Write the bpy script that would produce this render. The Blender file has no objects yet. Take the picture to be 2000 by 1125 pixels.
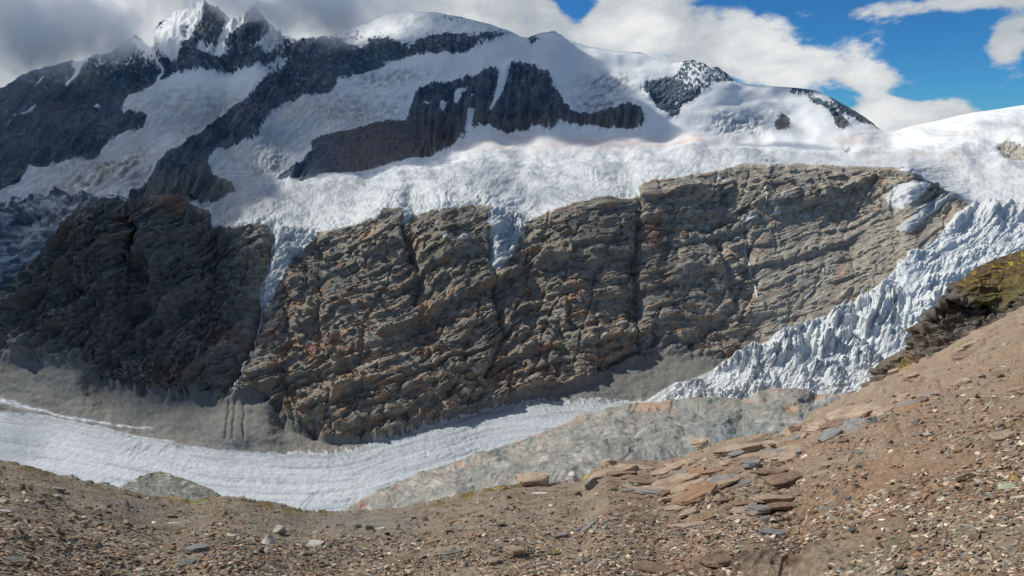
import bpy, bmesh, math, random
import numpy as np
from mathutils import Vector, Matrix, Euler
R = math.radians
C = bpy.context.scene.collection
scn = bpy.context.scene

# ------------------------------------------------------------------ camera
F = 1303.0            # focal length in photo pixels (2000 wide)
PITCH = R(13.5)
cam_d = bpy.data.cameras.new('camera'); cam = bpy.data.objects.new('camera', cam_d); C.objects.link(cam)
cam_d.sensor_width = 36.0; cam_d.lens = 36.0 * F / 2000.0
cam_d.clip_start = 0.2; cam_d.clip_end = 60000
cam.location = (0, 0, 0); cam.rotation_euler = (math.pi / 2 - PITCH, 0, 0)
scn.camera = cam
# ------------------------------------------------------------------ light
SUN_AZ, SUN_EL = R(-68), R(45)          # azimuth clockwise from the view direction
sun_dir = Vector((math.sin(SUN_AZ) * math.cos(SUN_EL), math.cos(SUN_AZ) * math.cos(SUN_EL), math.sin(SUN_EL)))
sd = bpy.data.lights.new('sun', 'SUN'); sd.energy = 4.2; sd.angle = R(0.53); sd.color = (1.0, 0.94, 0.85)
so = bpy.data.objects.new('sun', sd); C.objects.link(so)
so.rotation_euler = sun_dir.to_track_quat('Z', 'Y').to_euler(); so.location = (0, 0, 50)
scn.view_settings.view_transform = 'Standard'; scn.view_settings.look = 'None'
scn.view_settings.exposure = 0.0; scn.view_settings.gamma = 1.0
try:
    scn.view_settings.use_curve_mapping = False
except Exception:
    pass
cy = scn.cycles
cy.max_bounces = 24; cy.diffuse_bounces = 3; cy.glossy_bounces = 2; cy.volume_bounces = 24; cy.transparent_max_bounces = 16
cy.use_denoising = True
cy.caustics_reflective = False; cy.caustics_refractive = False


class NT:
    """small helper for building node trees"""
    def __init__(s, tree):
        s.t = tree; s.n = tree.nodes; s.l = tree.links
    def new(s, typ, **kw):
        n = s.n.new(typ)
        for k, v in kw.items():
            setattr(n, k, v)
        return n
    def put(s, sock, v):
        if isinstance(v, bpy.types.NodeSocket):
            s.l.new(v, sock)
        elif v is not None:
            if hasattr(sock.default_value, '__len__') and not hasattr(v, '__len__'):
                v = (v,) * len(sock.default_value)
            if hasattr(sock.default_value, '__len__') and len(sock.default_value) == 4 and len(v) == 3:
                v = (*v, 1)
            sock.default_value = v
    def m(s, op, a, b=None, c=None, clamp=False):
        n = s.new('ShaderNodeMath', operation=op, use_clamp=clamp)
        s.put(n.inputs[0], a)
        if b is not None: s.put(n.inputs[1], b)
        if c is not None: s.put(n.inputs[2], c)
        return n.outputs[0]
    def mix(s, f, a, b, typ='MIX'):
        n = s.new('ShaderNodeMix', data_type='RGBA', blend_type=typ)
        s.put(n.inputs['Factor'], f); s.put(n.inputs[6], a); s.put(n.inputs[7], b)
        return n.outputs[2]
    def noise(s, vec, scale, detail=4, rough=.55, dist=0.0):
        n = s.new('ShaderNodeTexNoise')
        if vec is not None: s.l.new(vec, n.inputs['Vector'])
        n.inputs['Scale'].default_value = scale; n.inputs['Detail'].default_value = detail
        n.inputs['Roughness'].default_value = rough; n.inputs['Distortion'].default_value = dist
        return n.outputs[0]
    def ramp(s, f, a, b):
        n = s.new('ShaderNodeMapRange', interpolation_type='SMOOTHSTEP')
        s.put(n.inputs[0], f); n.inputs[1].default_value = a; n.inputs[2].default_value = b
        return n.outputs[0]


def pix_dir(u, v):
    x = (u - 1000.0) / F; y = (562.5 - v) / F
    return Vector((x, math.cos(PITCH) + y * math.sin(PITCH), -math.sin(PITCH) + y * math.cos(PITCH)))


def azel(u, v):
    d = pix_dir(u, v).normalized()
    return math.degrees(math.atan2(d.x, d.y)), math.degrees(math.asin(d.z))


world = bpy.data.worlds.new('World'); scn.world = world; world.use_nodes = True
w = NT(world.node_tree); w.n.clear()
sky = w.new('ShaderNodeTexSky', sky_type='NISHITA'); sky.sun_disc = False
sky.sun_elevation = SUN_EL; sky.sun_rotation = SUN_AZ % (2 * math.pi); sky.altitude = 2900
sky.air_density = 1.0; sky.dust_density = 0.25; sky.ozone_density = 3.0
tc = w.new('ShaderNodeTexCoord'); vec = tc.outputs['Generated']
sp = w.new('ShaderNodeSeparateXYZ'); w.l.new(vec, sp.inputs[0])
az = w.m('MULTIPLY', w.m('ARCTAN2', sp.outputs[0], sp.outputs[1]), 57.2958)
el = w.m('MULTIPLY', w.m('ARCSINE', sp.outputs[2]), 57.2958)
PX = 57.2958 / F
CLOUDS = [(60, 40, 330, 150, 1.25), (420, 20, 260, 110, 1.2), (760, 30, 300, 95, 1.25), (1010, 60, 150, 60, 0.8),
          (1240, 40, 85, 75, 1.2), (1390, 95, 100, 46, 1.15), (1550, 130, 105, 36, 1.05), (1700, 158, 62, 27, 1.0),
          (1480, 40, 80, 22, .35), (1800, 238, 95, 26, 1.9), (1720, 225, 50, 24, 1.0),
          (1955, 85, 38, 30, .8), (1990, 50, 40, 60, .55), (1880, 0, 130, 16, .8), (1680, 20, 45, 22, .42),
          (1122, 6, 34, 26, -.72), (1130, 40, 14, 14, -.3), (1285, 106, 34, 11, -.75), (1180, 90, 40, 10, .3),
          (-700, 40, 500, 160, 1.2), (2700, 120, 400, 60, 1.0)]
tot = None
for (u, v, su, sv, amp) in CLOUDS:
    if -100 <= u <= 2100:
        a, e = azel(u, v); kk = 1.0 / (1 + ((u - 1000) / F) ** 2)
    else:
        a = (u - 1000) / 2000 * 75; e = 8; kk = 1
    dx = w.m('DIVIDE', w.m('SUBTRACT', az, a), su * PX * kk)
    dy = w.m('DIVIDE', w.m('SUBTRACT', el, e), sv * PX)
    q = w.m('ADD', w.m('MULTIPLY', dx, dx), w.m('MULTIPLY', dy, dy))
    g = w.m('MULTIPLY', w.m('EXPONENT', w.m('MULTIPLY', q, -0.8)), amp)
    tot = g if tot is None else w.m('ADD', tot, g)
tot = w.m('MINIMUM', tot, 1.15)
# scattered cloud over the rest of the sky, away from the part seen in the photograph
hi = w.m('MULTIPLY', w.ramp(el, 14, 35), 0.50)
tot = w.m('ADD', tot, hi)
mp = w.new('ShaderNodeMapping'); w.l.new(vec, mp.inputs[0]); mp.inputs['Scale'].default_value = (1, 1, 1.9)
n1 = w.noise(mp.outputs[0], 7.0, 9, .58, .25)
n2 = w.noise(mp.outputs[0], 3.2, 6, .5, 0.0)
n3 = w.noise(mp.outputs[0], 21, 6, .6, 0.3)
mask = w.m('ADD', tot, w.m('MULTIPLY', w.m('SUBTRACT', n1, .5), 2.5))
mask = w.m('ADD', mask, w.m('MULTIPLY', w.m('SUBTRACT', n3, .5), .9))
alpha = w.ramp(mask, 0.40, 0.80)
thick = w.ramp(w.m('ADD', mask, w.m('MULTIPLY', w.m('SUBTRACT', n2, .5), 2.2)), 0.55, 1.7)
lump = w.ramp(w.m('ADD', w.m('MULTIPLY', n1, .55), w.m('MULTIPLY', n2, .45)), .38, .62)
lump = w.m('MULTIPLY', lump, w.m('ADD', .45, w.m('MULTIPLY', thick, .55)))
ccol = w.mix(lump, (0.46, 0.51, 0.56), (0.93, 0.94, 0.94))
skc = w.mix(1.0, sky.outputs[0], (0.19, 0.56, 0.86), 'MULTIPLY')
bg1 = w.new('ShaderNodeBackground'); w.l.new(skc, bg1.inputs[0]); bg1.inputs[1].default_value = 0.10
bg2 = w.new('ShaderNodeBackground'); w.l.new(ccol, bg2.inputs[0]); bg2.inputs[1].default_value = 0.92
ms = w.new('ShaderNodeMixShader'); w.l.new(alpha, ms.inputs[0]); w.l.new(bg1.outputs[0], ms.inputs[1]); w.l.new(bg2.outputs[0], ms.inputs[2])
wo = w.new('ShaderNodeOutputWorld'); w.l.new(ms.outputs[0], wo.inputs[0])


# ------------------------------------------------------------------ tags
def tag(o, label=None, cat=None, group=None, kind=None):
    if label: o['label'] = label
    if cat: o['category'] = cat
    if group: o['group'] = group
    if kind: o['kind'] = kind
    return o


# ------------------------------------------------------------------ numpy noise
def _h(ix, iy, seed):
    h = (ix.astype(np.int64) * 374761393 + iy.astype(np.int64) * 668265263 + seed * 974634777) & 0xffffffff
    h = ((h ^ (h >> 13)) * 1274126177) & 0xffffffff
    h = (h ^ (h >> 16)) & 0xffffffff
    return h


def perlin(x, y, seed=0):
    ix = np.floor(x); iy = np.floor(y); fx = x - ix; fy = y - iy
    sx = fx * fx * fx * (fx * (fx * 6 - 15) + 10); sy = fy * fy * fy * (fy * (fy * 6 - 15) + 10)
    def g(dx, dy):
        a = _h(ix + dx, iy + dy, seed) * (2 * math.pi / 4294967296.0)
        return np.cos(a) * (fx - dx) + np.sin(a) * (fy - dy)
    a = g(0, 0); b = g(1, 0); c = g(0, 1); d = g(1, 1)
    return (a + (b - a) * sx + (c - a) * sy + (a - b - c + d) * sx * sy) * 1.5


def fbm(x, y, o=4, seed=0, gain=.5, lac=2.03):
    s = 0; a = 1; t = 0
    for i in range(o):
        s = s + a * perlin(x + 17.3 * i, y - 9.1 * i, seed + i); t += a; a *= gain; x = x * lac; y = y * lac
    return s / t


def ridged(x, y, o=4, seed=0, gain=.5, lac=2.03):
    s = 0; a = 1; t = 0
    for i in range(o):
        n = 1 - np.abs(perlin(x + 7.3 * i, y - 3.1 * i, seed + i)) * 1.6
        s = s + a * n * np.abs(n); t += a; a *= gain; x = x * lac; y = y * lac
    return s / t


def voronoi(x, y, seed=0, jit=.9):
    ix = np.floor(x); iy = np.floor(y)
    f1 = np.full(x.shape, 9.); f2 = np.full(x.shape, 9.); idv = np.zeros(x.shape)
    for dx in (-1, 0, 1):
        for dy in (-1, 0, 1):
            h = _h(ix + dx, iy + dy, seed); h2 = _h(ix + dx, iy + dy, seed + 77)
            px = ix + dx + .5 + jit * (h / 4294967296. - .5); py = iy + dy + .5 + jit * (h2 / 4294967296. - .5)
            d = np.hypot(px - x, py - y)
            m = d < f1
            f2 = np.where(m, f1, np.minimum(f2, d)); idv = np.where(m, h2 / 4294967296., idv); f1 = np.where(m, d, f1)
    return f1, f2, idv


def sstep(a, b, x):
    t = np.clip((x - a) / (b - a), 0, 1); return t * t * (3 - 2 * t)


def line(pts, u):
    p = np.array(pts, float); return np.interp(u, p[:, 0], p[:, 1])


def blur(a, n, it=2):
    for _ in range(it):
        for ax in (0, 1):
            p = np.pad(a, [(n + 1, n) if k == ax else (0, 0) for k in (0, 1)], mode='edge')
            c = np.cumsum(p, axis=ax)
            s1 = np.take(c, range(2 * n + 1, p.shape[ax]), axis=ax); s0 = np.take(c, range(0, p.shape[ax] - 2 * n - 1), axis=ax)
            a = (s1 - s0) / (2 * n + 1)
    return a


def inpoly(poly, x, y):
    p = np.array(poly, float); inside = np.zeros(x.shape, bool)
    x0, y0 = p.min(0); x1, y1 = p.max(0)
    box = (x >= x0) & (x <= x1) & (y >= y0) & (y <= y1)
    xb = x[box]; yb = y[box]; r = np.zeros(xb.shape, bool)
    for i in range(len(p)):
        ax, ay = p[i]; bx, by = p[(i + 1) % len(p)]
        if ay == by: continue
        c = ((ay > yb) != (by > yb)) & (xb < (bx - ax) * (yb - ay) / (by - ay) + ax)
        r ^= c
    inside[box] = r
    return inside


def dline(pts, x, y):
    d = np.full(x.shape, 1e9); t_ = np.zeros(x.shape); n = len(pts) - 1
    for i in range(n):
        ax, ay = pts[i]; bx, by = pts[i + 1]; vx = bx - ax; vy = by - ay
        t = np.clip(((x - ax) * vx + (y - ay) * vy) / (vx * vx + vy * vy), 0, 1)
        dd = np.hypot(x - ax - t * vx, y - ay - t * vy)
        m = dd < d; d = np.where(m, dd, d); t_ = np.where(m, (i + t) / n, t_)
    return d, t_


def kof(v):
    y = (562.5 - v) / F
    return (-math.sin(PITCH) + y * math.cos(PITCH)) / (math.cos(PITCH) + y * math.sin(PITCH))


def place(u, v, Y):
    """point at forward distance Y seen in direction u, v"""
    y = (562.5 - v) / F; den = math.cos(PITCH) + y * math.sin(PITCH)
    return np.stack([(u - 1000) / F / den * Y, Y + 0 * u, kof(v) * Y], -1)


def normals(P):
    du = np.gradient(P, axis=1); dv = np.gradient(P, axis=0)
    n = np.cross(dv, du); n /= np.linalg.norm(n, axis=-1, keepdims=True) + 1e-9
    n *= np.where((n * P).sum(-1, keepdims=True) > 0, -1, 1)
    return n


def grid_faces(nr, nc):
    i = np.arange(nr * nc).reshape(nr, nc)
    return np.stack([i[:-1, :-1], i[1:, :-1], i[1:, 1:], i[:-1, 1:]], -1).reshape(-1, 4)


def mesh_from(name, V, Fq, mat, attrs=None, smooth=True):
    used, inv = np.unique(Fq.ravel(), return_inverse=True)
    V = V.reshape(-1, 3)[used]; Fi = inv.reshape(Fq.shape).astype(np.int32)
    me = bpy.data.meshes.new(name)
    me.vertices.add(len(V)); me.vertices.foreach_set('co', V.astype(np.float32).ravel())
    k = Fq.shape[1]; me.loops.add(Fi.size); me.loops.foreach_set('vertex_index', Fi.ravel())
    me.polygons.add(len(Fi)); me.polygons.foreach_set('loop_start', np.arange(0, Fi.size, k, dtype=np.int32))
    me.polygons.foreach_set('loop_total', np.full(len(Fi), k, np.int32))
    me.polygons.foreach_set('use_smooth', np.full(len(Fi), smooth))
    me.update(calc_edges=True)
    for an, av in (attrs or {}).items():
        if av.ndim == V.ndim and av.shape[-1] == 3 and av.size >= 3 * len(V) and av.reshape(-1, 3).shape[0] != used.size or av.shape[-1] == 3:
            c = av.reshape(-1, 3)[used]
            at = me.attributes.new(an, 'FLOAT_COLOR', 'POINT')
            at.data.foreach_set('color', np.concatenate([c, np.ones((len(c), 1))], 1).astype(np.float32).ravel())
        else:
            at = me.attributes.new(an, 'FLOAT', 'POINT'); at.data.foreach_set('value', av.ravel()[used].astype(np.float32))
    me.materials.append(mat)
    o = bpy.data.objects.new(name, me); C.objects.link(o)
    return o


# ------------------------------------------------------------------ materials
def terrain_mat(name, fine, bump=0.0, bscale=1.0, rough=.9, spec=.2, var=.35, stretch=(1, 1, 1), rot=(0, 0, 0)):
    """base colour comes from the surface's own colour attribute, broken up by noise at world scale"""
    m = bpy.data.materials.new(name); m.use_nodes = True; t = NT(m.node_tree); t.n.clear()
    out = t.new('ShaderNodeOutputMaterial'); b = t.new('ShaderNodeBsdfPrincipled')
    t.l.new(b.outputs[0], out.inputs[0])
    at = t.new('ShaderNodeAttribute', attribute_name='Col')
    co = t.new('ShaderNodeTexCoord'); mp = t.new('ShaderNodeMapping'); t.l.new(co.outputs['Object'], mp.inputs[0])
    mp.inputs['Scale'].default_value = stretch; mp.inputs['Rotation'].default_value = rot; mp.vector_type = 'POINT'
    a = t.noise(mp.outputs[0], fine, 6, .65)
    f = t.m('ADD', t.m('MULTIPLY', t.m('SUBTRACT', a, .5), var * 4), 1.0)
    f = t.m('MAXIMUM', f, .25)
    vm = t.new('ShaderNodeVectorMath', operation='SCALE'); t.l.new(at.outputs['Color'], vm.inputs[0]); t.l.new(f, vm.inputs['Scale'])
    t.l.new(vm.outputs[0], b.inputs['Base Color'])
    b.inputs['Roughness'].default_value = rough; b.inputs['Specular IOR Level'].default_value = spec
    if bump:
        nb = t.noise(mp.outputs[0], bscale, 8, .62)
        bp = t.new('ShaderNodeBump'); bp.inputs['Strength'].default_value = 1.0; bp.inputs['Distance'].default_value = bump
        t.l.new(nb, bp.inputs['Height']); t.l.new(bp.outputs[0], b.inputs['Normal'])
    return m


M_rock = terrain_mat('cliff_rock', .09, bump=8, bscale=.07, var=.42, stretch=(.3, .8, 1.5), rot=(0, R(14), 0))
M_far = terrain_mat('mountain_rock', .03, bump=20, bscale=.02, var=.3)
M_snow = terrain_mat('snow', .02, bump=2.0, bscale=.02, rough=.7, spec=.25, var=.03)
M_ice = terrain_mat('glacier_ice', .08, bump=5, bscale=.06, rough=.6, spec=.3, var=.08)
M_scree = terrain_mat('scree', .25, bump=1.5, bscale=.15, var=.25)
M_slab = terrain_mat('polished_bedrock', .22, bump=2.5, bscale=.16, var=.38, stretch=(.5, 1, 1.2), rot=(0, R(12), 0))
M_soil = terrain_mat('stony_soil', 16, bump=.06, bscale=18, var=.5)
M_outcrop = terrain_mat('schist_outcrop', 2.0, bump=.3, bscale=2.4, var=.45, stretch=(.45, .45, 2.4))

# ================================================================== FAR TERRAIN
L0 = [(-150, 215), (-60, 190), (0, 172), (15, 165), (45, 145), (75, 134), (100, 128), (140, 118), (150, 122), (162, 118), (180, 108), (215, 103), (235, 88), (250, 76), (264, 68), (280, 80), (292, 92), (304, 86),
      (306, 62), (310, 45), (330, 36), (352, 27), (362, 20), (385, 8), (398, 4), (415, 12), (425, 18), (440, 30), (455, 38), (470, 32), (482, 22), (496, 13), (508, 24), (520, 38), (534, 56), (545, 66),
      (580, 76), (640, 70), (700, 52), (740, 36), (765, 22), (800, 22), (850, 24), (900, 33), (950, 45), (1000, 62), (1018, 72), (1030, 73), (1050, 66), (1072, 62), (1083, 59), (1095, 68), (1110, 78), (1150, 91),
      (1200, 99), (1250, 102), (1285, 114), (1312, 124), (1330, 121), (1345, 118), (1362, 118), (1375, 124), (1388, 132), (1400, 130), (1412, 138), (1425, 149), (1440, 160), (1480, 167), (1520, 169), (1560, 172), (1600, 178),
      (1622, 190), (1650, 205), (1690, 229), (1727, 258), (1745, 257), (1780, 246), (1830, 236), (1870, 226), (1900, 220), (1950, 213), (2000, 205), (2150, 188)]
Y0 = [(-150, 5600), (0, 5600), (240, 5000), (330, 5000), (500, 5000), (560, 5400), (800, 4900), (1080, 4800), (1250, 5200), (1400, 4700), (1600, 5000), (1727, 4800), (1800, 4300), (2000, 3500), (2150, 3200)]
La = [(-150, 260), (0, 250), (150, 215), (240, 212), (330, 165), (450, 130), (560, 125), (620, 150), (700, 170), (810, 172), (884, 158), (941, 140), (998, 125), (1041, 123), (1076, 146), (1098, 215), (1133, 226), (1197, 208), (1226, 198), (1255, 210), (1300, 225), (1400, 235), (1550, 250), (1700, 262), (1760, 264), (1850, 245), (2000, 232), (2150, 215)]
Ya = [(-150, 4300), (0, 4200), (240, 4000), (330, 4200), (450, 4300), (560, 4200), (700, 4000), (820, 3700), (1000, 3700), (1150, 3650), (1260, 3800), (1400, 4200), (1600, 4450), (1727, 4250), (1850, 3650), (2000, 3200), (2150, 3000)]
Lb = [(-150, 330), (0, 315), (200, 300), (400, 300), (520, 290), (620, 285), (820, 272), (902, 270), (1000, 262), (1100, 255), (1200, 256), (1262, 248), (1400, 275), (1600, 285), (1690, 276), (1760, 275), (1850, 262), (2000, 250), (2150, 240)]
Yb = [(-150, 3400), (0, 3400), (200, 3200), (400, 3000), (600, 3150), (820, 3350), (1000, 3450), (1260, 3550), (1400, 3800), (1600, 3950), (1700, 3800), (1850, 3250), (2000, 2900), (2150, 2800)]
L1 = [(-150, 410), (0, 395), (120, 380), (250, 385), (400, 392), (500, 374), (700, 330), (900, 300), (1000, 297), (1250, 293), (1500, 293), (1620, 296), (1700, 290), (1800, 292), (2000, 290), (2150, 290)]
Y1 = [(-150, 2500), (0, 2500), (250, 2400), (400, 2350), (500, 2400), (700, 2700), (900, 3000), (1250, 3350), (1500, 3500), (1620, 3400), (1800, 2900), (2000, 2500), (2150, 2450)]
L2 = [(-150, 690), (0, 588), (30, 555), (60, 522), (100, 480), (150, 432), (180, 408), (205, 396), (235, 390), (250, 396), (262, 403), (275, 396), (295, 391), (320, 388), (345, 392), (365, 401), (385, 413), (400, 428), (415, 448), (450, 447),
      (500, 440), (560, 455), (620, 464), (700, 442), (752, 416), (781, 412), (803, 430), (850, 416), (913, 408), (955, 408), (1000, 430), (1030, 436), (1062, 430), (1126, 406), (1186, 391), (1238, 393), (1250, 371), (1275, 362), (1372, 345), (1456, 326), (1600, 329), (1700, 333), (1772, 335), (1792, 349), (1840, 381), (1896, 409), (2000, 405), (2150, 400)]
Y2 = [(-150, 1560), (0, 1560), (60, 1540), (150, 1560), (240, 1600), (262, 1640), (330, 1600), (400, 1640), (500, 1690), (700, 1720), (950, 1760), (1200, 1780), (1245, 1800), (1300, 1900), (1450, 2050), (1700, 2150), (1840, 2000), (1900, 1900), (2150, 1850)]
L3 = [(-150, 730), (0, 680), (150, 700), (200, 745), (300, 768), (440, 776), (520, 778), (560, 828), (600, 850), (650, 863), (740, 860), (800, 836), (870, 814), (930, 790), (1000, 782), (1100, 758), (1150, 745), (1200, 708), (1300, 672), (1380, 690), (1430, 702), (1456, 694), (1504, 670), (1600, 630), (1660, 602), (1708, 566), (1752, 530), (1772, 502), (1832, 466), (1860, 446), (1896, 432), (2000, 430), (2150, 430)]
Y3 = [(-150, 1450), (0, 1450), (200, 1380), (300, 1330), (440, 1290), (520, 1270), (600, 1195), (650, 1180), (740, 1185), (870, 1265), (1000, 1345), (1150, 1400), (1200, 1450), (1300, 1500), (1430, 1450), (1500, 1490), (1600, 1560), (1700, 1640), (1760, 1700), (1832, 1790), (1896, 1840), (2150, 1800)]
L4 = [(-150, 770), (0, 803), (100, 815), (250, 845), (350, 866), (440, 880), (560, 886), (650, 886), (700, 878), (780, 852), (850, 832), (950, 802), (1050, 789), (1150, 785), (1250, 786), (1400, 795), (1700, 800), (2150, 800)]
Y4 = [(-150, 1400), (0, 1300), (250, 1200), (440, 1145), (650, 1135), (700, 1148), (850, 1235), (950, 1315), (1100, 1340), (1250, 1340), (1400, 1290), (2150, 1270)]
Y5 = [(-150, 900), (2150, 880)]

U = np.arange(-150, 2151, 1.65); NR = 600; NC = len(U)


def spread(y):
    """soften a column value sideways a little so breaks are not knife sharp"""
    k = np.ones(25) / 25
    return np.convolve(np.pad(y, 12, 'edge'), k, 'valid')


vs = [line(L, U) for L in (L0, La, Lb, L1, L2, L3, L4)] + [np.full(NC, 1062.)]
ys = [spread(line(Y, U)) for Y in (Y0, Ya, Yb, Y1, Y2, Y3, Y4, Y5)]
for k in range(1, 8):
    vs[k] = np.maximum(vs[k], vs[k - 1] + 4)
# small roughness of the sky line itself
jag = fbm(U / 14, U * 0, 4, 5) * 5
VS0 = np.convolve(np.pad(vs[0], 30, 'edge'), np.hanning(61) / np.hanning(61).sum(), 'valid')
for k in range(1, 7):
    h_ = 12 if k < 4 else 3
    kk_ = np.hanning(2 * h_ + 3)[1:-1]; vs[k] = np.convolve(np.pad(vs[k], h_, 'edge'), kk_ / kk_.sum(), 'valid')
jagm = np.interp(U, [0, 300, 545, 600, 760, 1000, 1110, 1130, 1310, 1330, 1440, 1470, 1580, 1600, 1720, 1740, 2100], [1, 1, 1, .8, .3, .3, .8, .1, .1, 1, 1, .1, .1, .8, .6, .1, .05])
vs[0] = vs[0] + jag * jagm
V0 = vs[0]
T = np.linspace(0, 1, NR) ** 0.97
VV = VS0[None, :] + T[:, None] * (1062 - VS0[None, :]) + (V0 - VS0)[None, :] * np.exp(-T[:, None] * 14)
UU = np.broadcast_to(U[None, :], VV.shape).copy()
VVS = VS0[None, :] + T[:, None] * (1062 - VS0[None, :])
logY = np.zeros_like(VV); FRs = np.zeros_like(VV); FR = np.zeros_like(VV)   # FR: which band and how far down in it
vsl = [np.minimum(VS0, vs[1] - 6)] + vs[1:]
for c in range(NC):
    vc = np.array([a[c] for a in vsl]); yc = np.log(np.array([a[c] for a in ys]))
    logY[:, c] = np.interp(VVS[:, c], vc, yc); FR[:, c] = np.interp(VV[:, c], vc, np.arange(8.)); FRs[:, c] = np.interp(VVS[:, c], vc, np.arange(8.))
def blur_u(a, n, it=2):
    for _ in range(it):
        p = np.pad(a, [(0, 0), (n + 1, n)], mode='edge'); c = np.cumsum(p, axis=1); a = (c[:, 2 * n + 1:] - c[:, :-2 * n - 1]) / (2 * n + 1)
    return a


_w = 1 - sstep(2.9, 3.8, FRs)
logY = blur(logY, 2, 2); logY = logY * (1 - _w) + blur(blur_u(logY, 34, 3), 4, 1) * _w
YY = np.exp(np.stack([np.interp(VV[:, c], VVS[:, c], logY[:, c]) for c in range(NC)], 1))
P0 = place(UU, VV, YY)
N0 = normals(np.stack([blur(P0[..., k], 6, 2) for k in range(3)], -1))
N0m = normals(np.stack([blur(P0[..., k], 28, 2) for k in range(3)], -1))
_f = (1 - sstep(3.0, 3.9, FR))[..., None]
N0 = N0 * (1 - _f) + N0m * _f; N0 /= np.linalg.norm(N0, axis=-1, keepdims=True)
PXM = YY / F                                   # metres per photo pixel at each point

# wobble for natural region outlines
wu = fbm(UU / 26, VV / 26, 4, 11) * 11 + fbm(UU / 6, VV / 6, 2, 12) * 3
wv = fbm(UU / 26, VV / 26, 4, 21) * 9 + fbm(UU / 6, VV / 6, 2, 22) * 3


def reg(poly, k=1.0):
    return inpoly(poly, UU + wu * k, VV + wv * k)


sky_l = [(u, v - 40) for u, v in L0]
ROCK_LEFT = [p for p in sky_l if p[0] <= 300] + [(310, 60), (340, 158), (309, 171), (270, 185), (238, 194), (235, 220), (277, 217), (295, 228), (284, 242), (220, 270), (171, 306), (71, 338), (21, 373), (0, 388), (-150, 430), (-160, 100)]
PEAKS = [(303, 100)] + [p for p in sky_l if 303 <= p[0] <= 545] + [(560, 90), (540, 122), (473, 137), (409, 143), (341, 155), (320, 160)]
ROCK_RIB = [(590, 116), (600, 122), (664, 118), (672, 140), (658, 153), (651, 174), (604, 185), (558, 203), (530, 228), (516, 249), (505, 267), (473, 281), (440, 296), (415, 312), (402, 330), (430, 350), (470, 372), (450, 385), (365, 400), (300, 398), (235, 395), (240, 385), (290, 345), (320, 316), (355, 281), (373, 263), (441, 217), (505, 167), (512, 153), (550, 135)]
SUMMIT = [(530, 121), (545, 60)] + [p for p in sky_l if 545 < p[0] <= 1000] + [(1005, 64), (956, 82), (913, 107), (870, 116), (828, 114), (771, 121), (703, 142), (664, 153), (640, 118), (590, 114)]
BUTTRESS = [(813, 174), (884, 160), (941, 142), (955, 131), (998, 126), (1041, 124), (1076, 146), (1083, 178), (1094, 185), (1088, 192), (1098, 220), (1133, 227), (1197, 210), (1226, 199), (1250, 210), (1261, 242), (1204, 256), (1115, 249), (1098, 245), (1076, 260), (1051, 249), (1019, 261), (977, 263), (945, 249), (920, 263), (902, 270), (880, 282), (850, 300), (800, 312), (742, 327), (671, 341), (600, 356), (540, 370), (530, 366), (560, 335), (600, 310), (611, 295), (607, 270), (668, 260), (707, 249), (742, 236), (799, 235), (805, 200)]
SNOW_GULLY = [[(976, 127), (996, 126), (988, 160), (972, 195), (960, 212), (956, 208), (970, 165)], [(886, 178), (914, 169), (902, 182), (893, 207), (888, 205)], [(862, 198), (873, 193), (868, 217), (860, 219)], [(823, 204), (840, 207), (834, 212)], [(914, 219), (926, 217), (922, 245), (916, 262), (908, 262)], [(917, 190), (926, 183), (920, 197)]]
RIDGE_R = [(1336, 100), (1360, 99), (1388, 110), (1405, 110), (1424, 125), (1445, 160), (1416, 160), (1392, 164), (1376, 172), (1360, 188), (1332, 200), (1328, 224), (1312, 234), (1296, 220), (1268, 204), (1288, 196), (1260, 182), (1254, 162), (1296, 154), (1328, 146), (1333, 125)]
SMALL_ROCKS = [[(1509, 252), (1522, 226), (1536, 223), (1545, 247), (1535, 261), (1520, 258)], [(1572, 192), (1590, 189), (1618, 203), (1634, 216), (1628, 226), (1612, 214), (1590, 206)], [(1625, 225), (1645, 222), (1668, 246), (1660, 251), (1645, 240)], [(1622, 236), (1640, 232), (1652, 257), (1640, 260)], [(1538, 178), (1566, 184), (1555, 190)],
               [(1018, 84), (1044, 70), (1062, 76), (1040, 92)], [(1610, 168), (1640, 186), (1690, 220), (1735, 262), (1715, 250), (1680, 236), (1645, 215), (1625, 200)], [(1515, 164), (1545, 164), (1560, 168), (1600, 172), (1590, 181), (1560, 177)]]
UP_ICE_EDGE = [(355, 399), (402, 412), (412, 452), (444, 457), (490, 444), (530, 440)]
TONGUE1 = [(530, 440), (530, 492), (508, 563), (504, 606), (518, 608), (530, 596), (547, 563), (569, 520), (604, 492), (618, 476)]
FRONT = [(616, 464), (660, 457), (706, 442), (742, 428), (752, 414), (781, 410), (785, 437), (803, 432), (849, 417), (881, 417), (913, 409), (934, 401), (955, 407), (953, 471), (956, 520), (964, 538), (991, 513), (1005, 485), (1030, 442), (1062, 432), (1112, 417), (1126, 407), (1169, 401), (1186, 389), (1234, 396), (1247, 371), (1275, 361), (1372, 344),
         (1456, 324), (1500, 328), (1552, 320), (1600, 328), (1672, 332), (1772, 332), (1752, 339), (1792, 348), (1812, 364), (1840, 380), (1896, 408), (1862, 430), (1832, 466), (1800, 490), (1772, 502), (1752, 530), (1708, 566), (1660, 602), (1632, 614), (1600, 630), (1540, 648), (1504, 670), (1456, 694), (1424, 710), (1360, 738), (1312, 754), (1258, 784)]
ICE_POLY = UP_ICE_EDGE + TONGUE1 + FRONT + [(1260, 830), (2200, 830), (2200, -60), (-160, -60), (-160, 470), (0, 420), (100, 400), (240, 396), (340, 398)]
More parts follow.
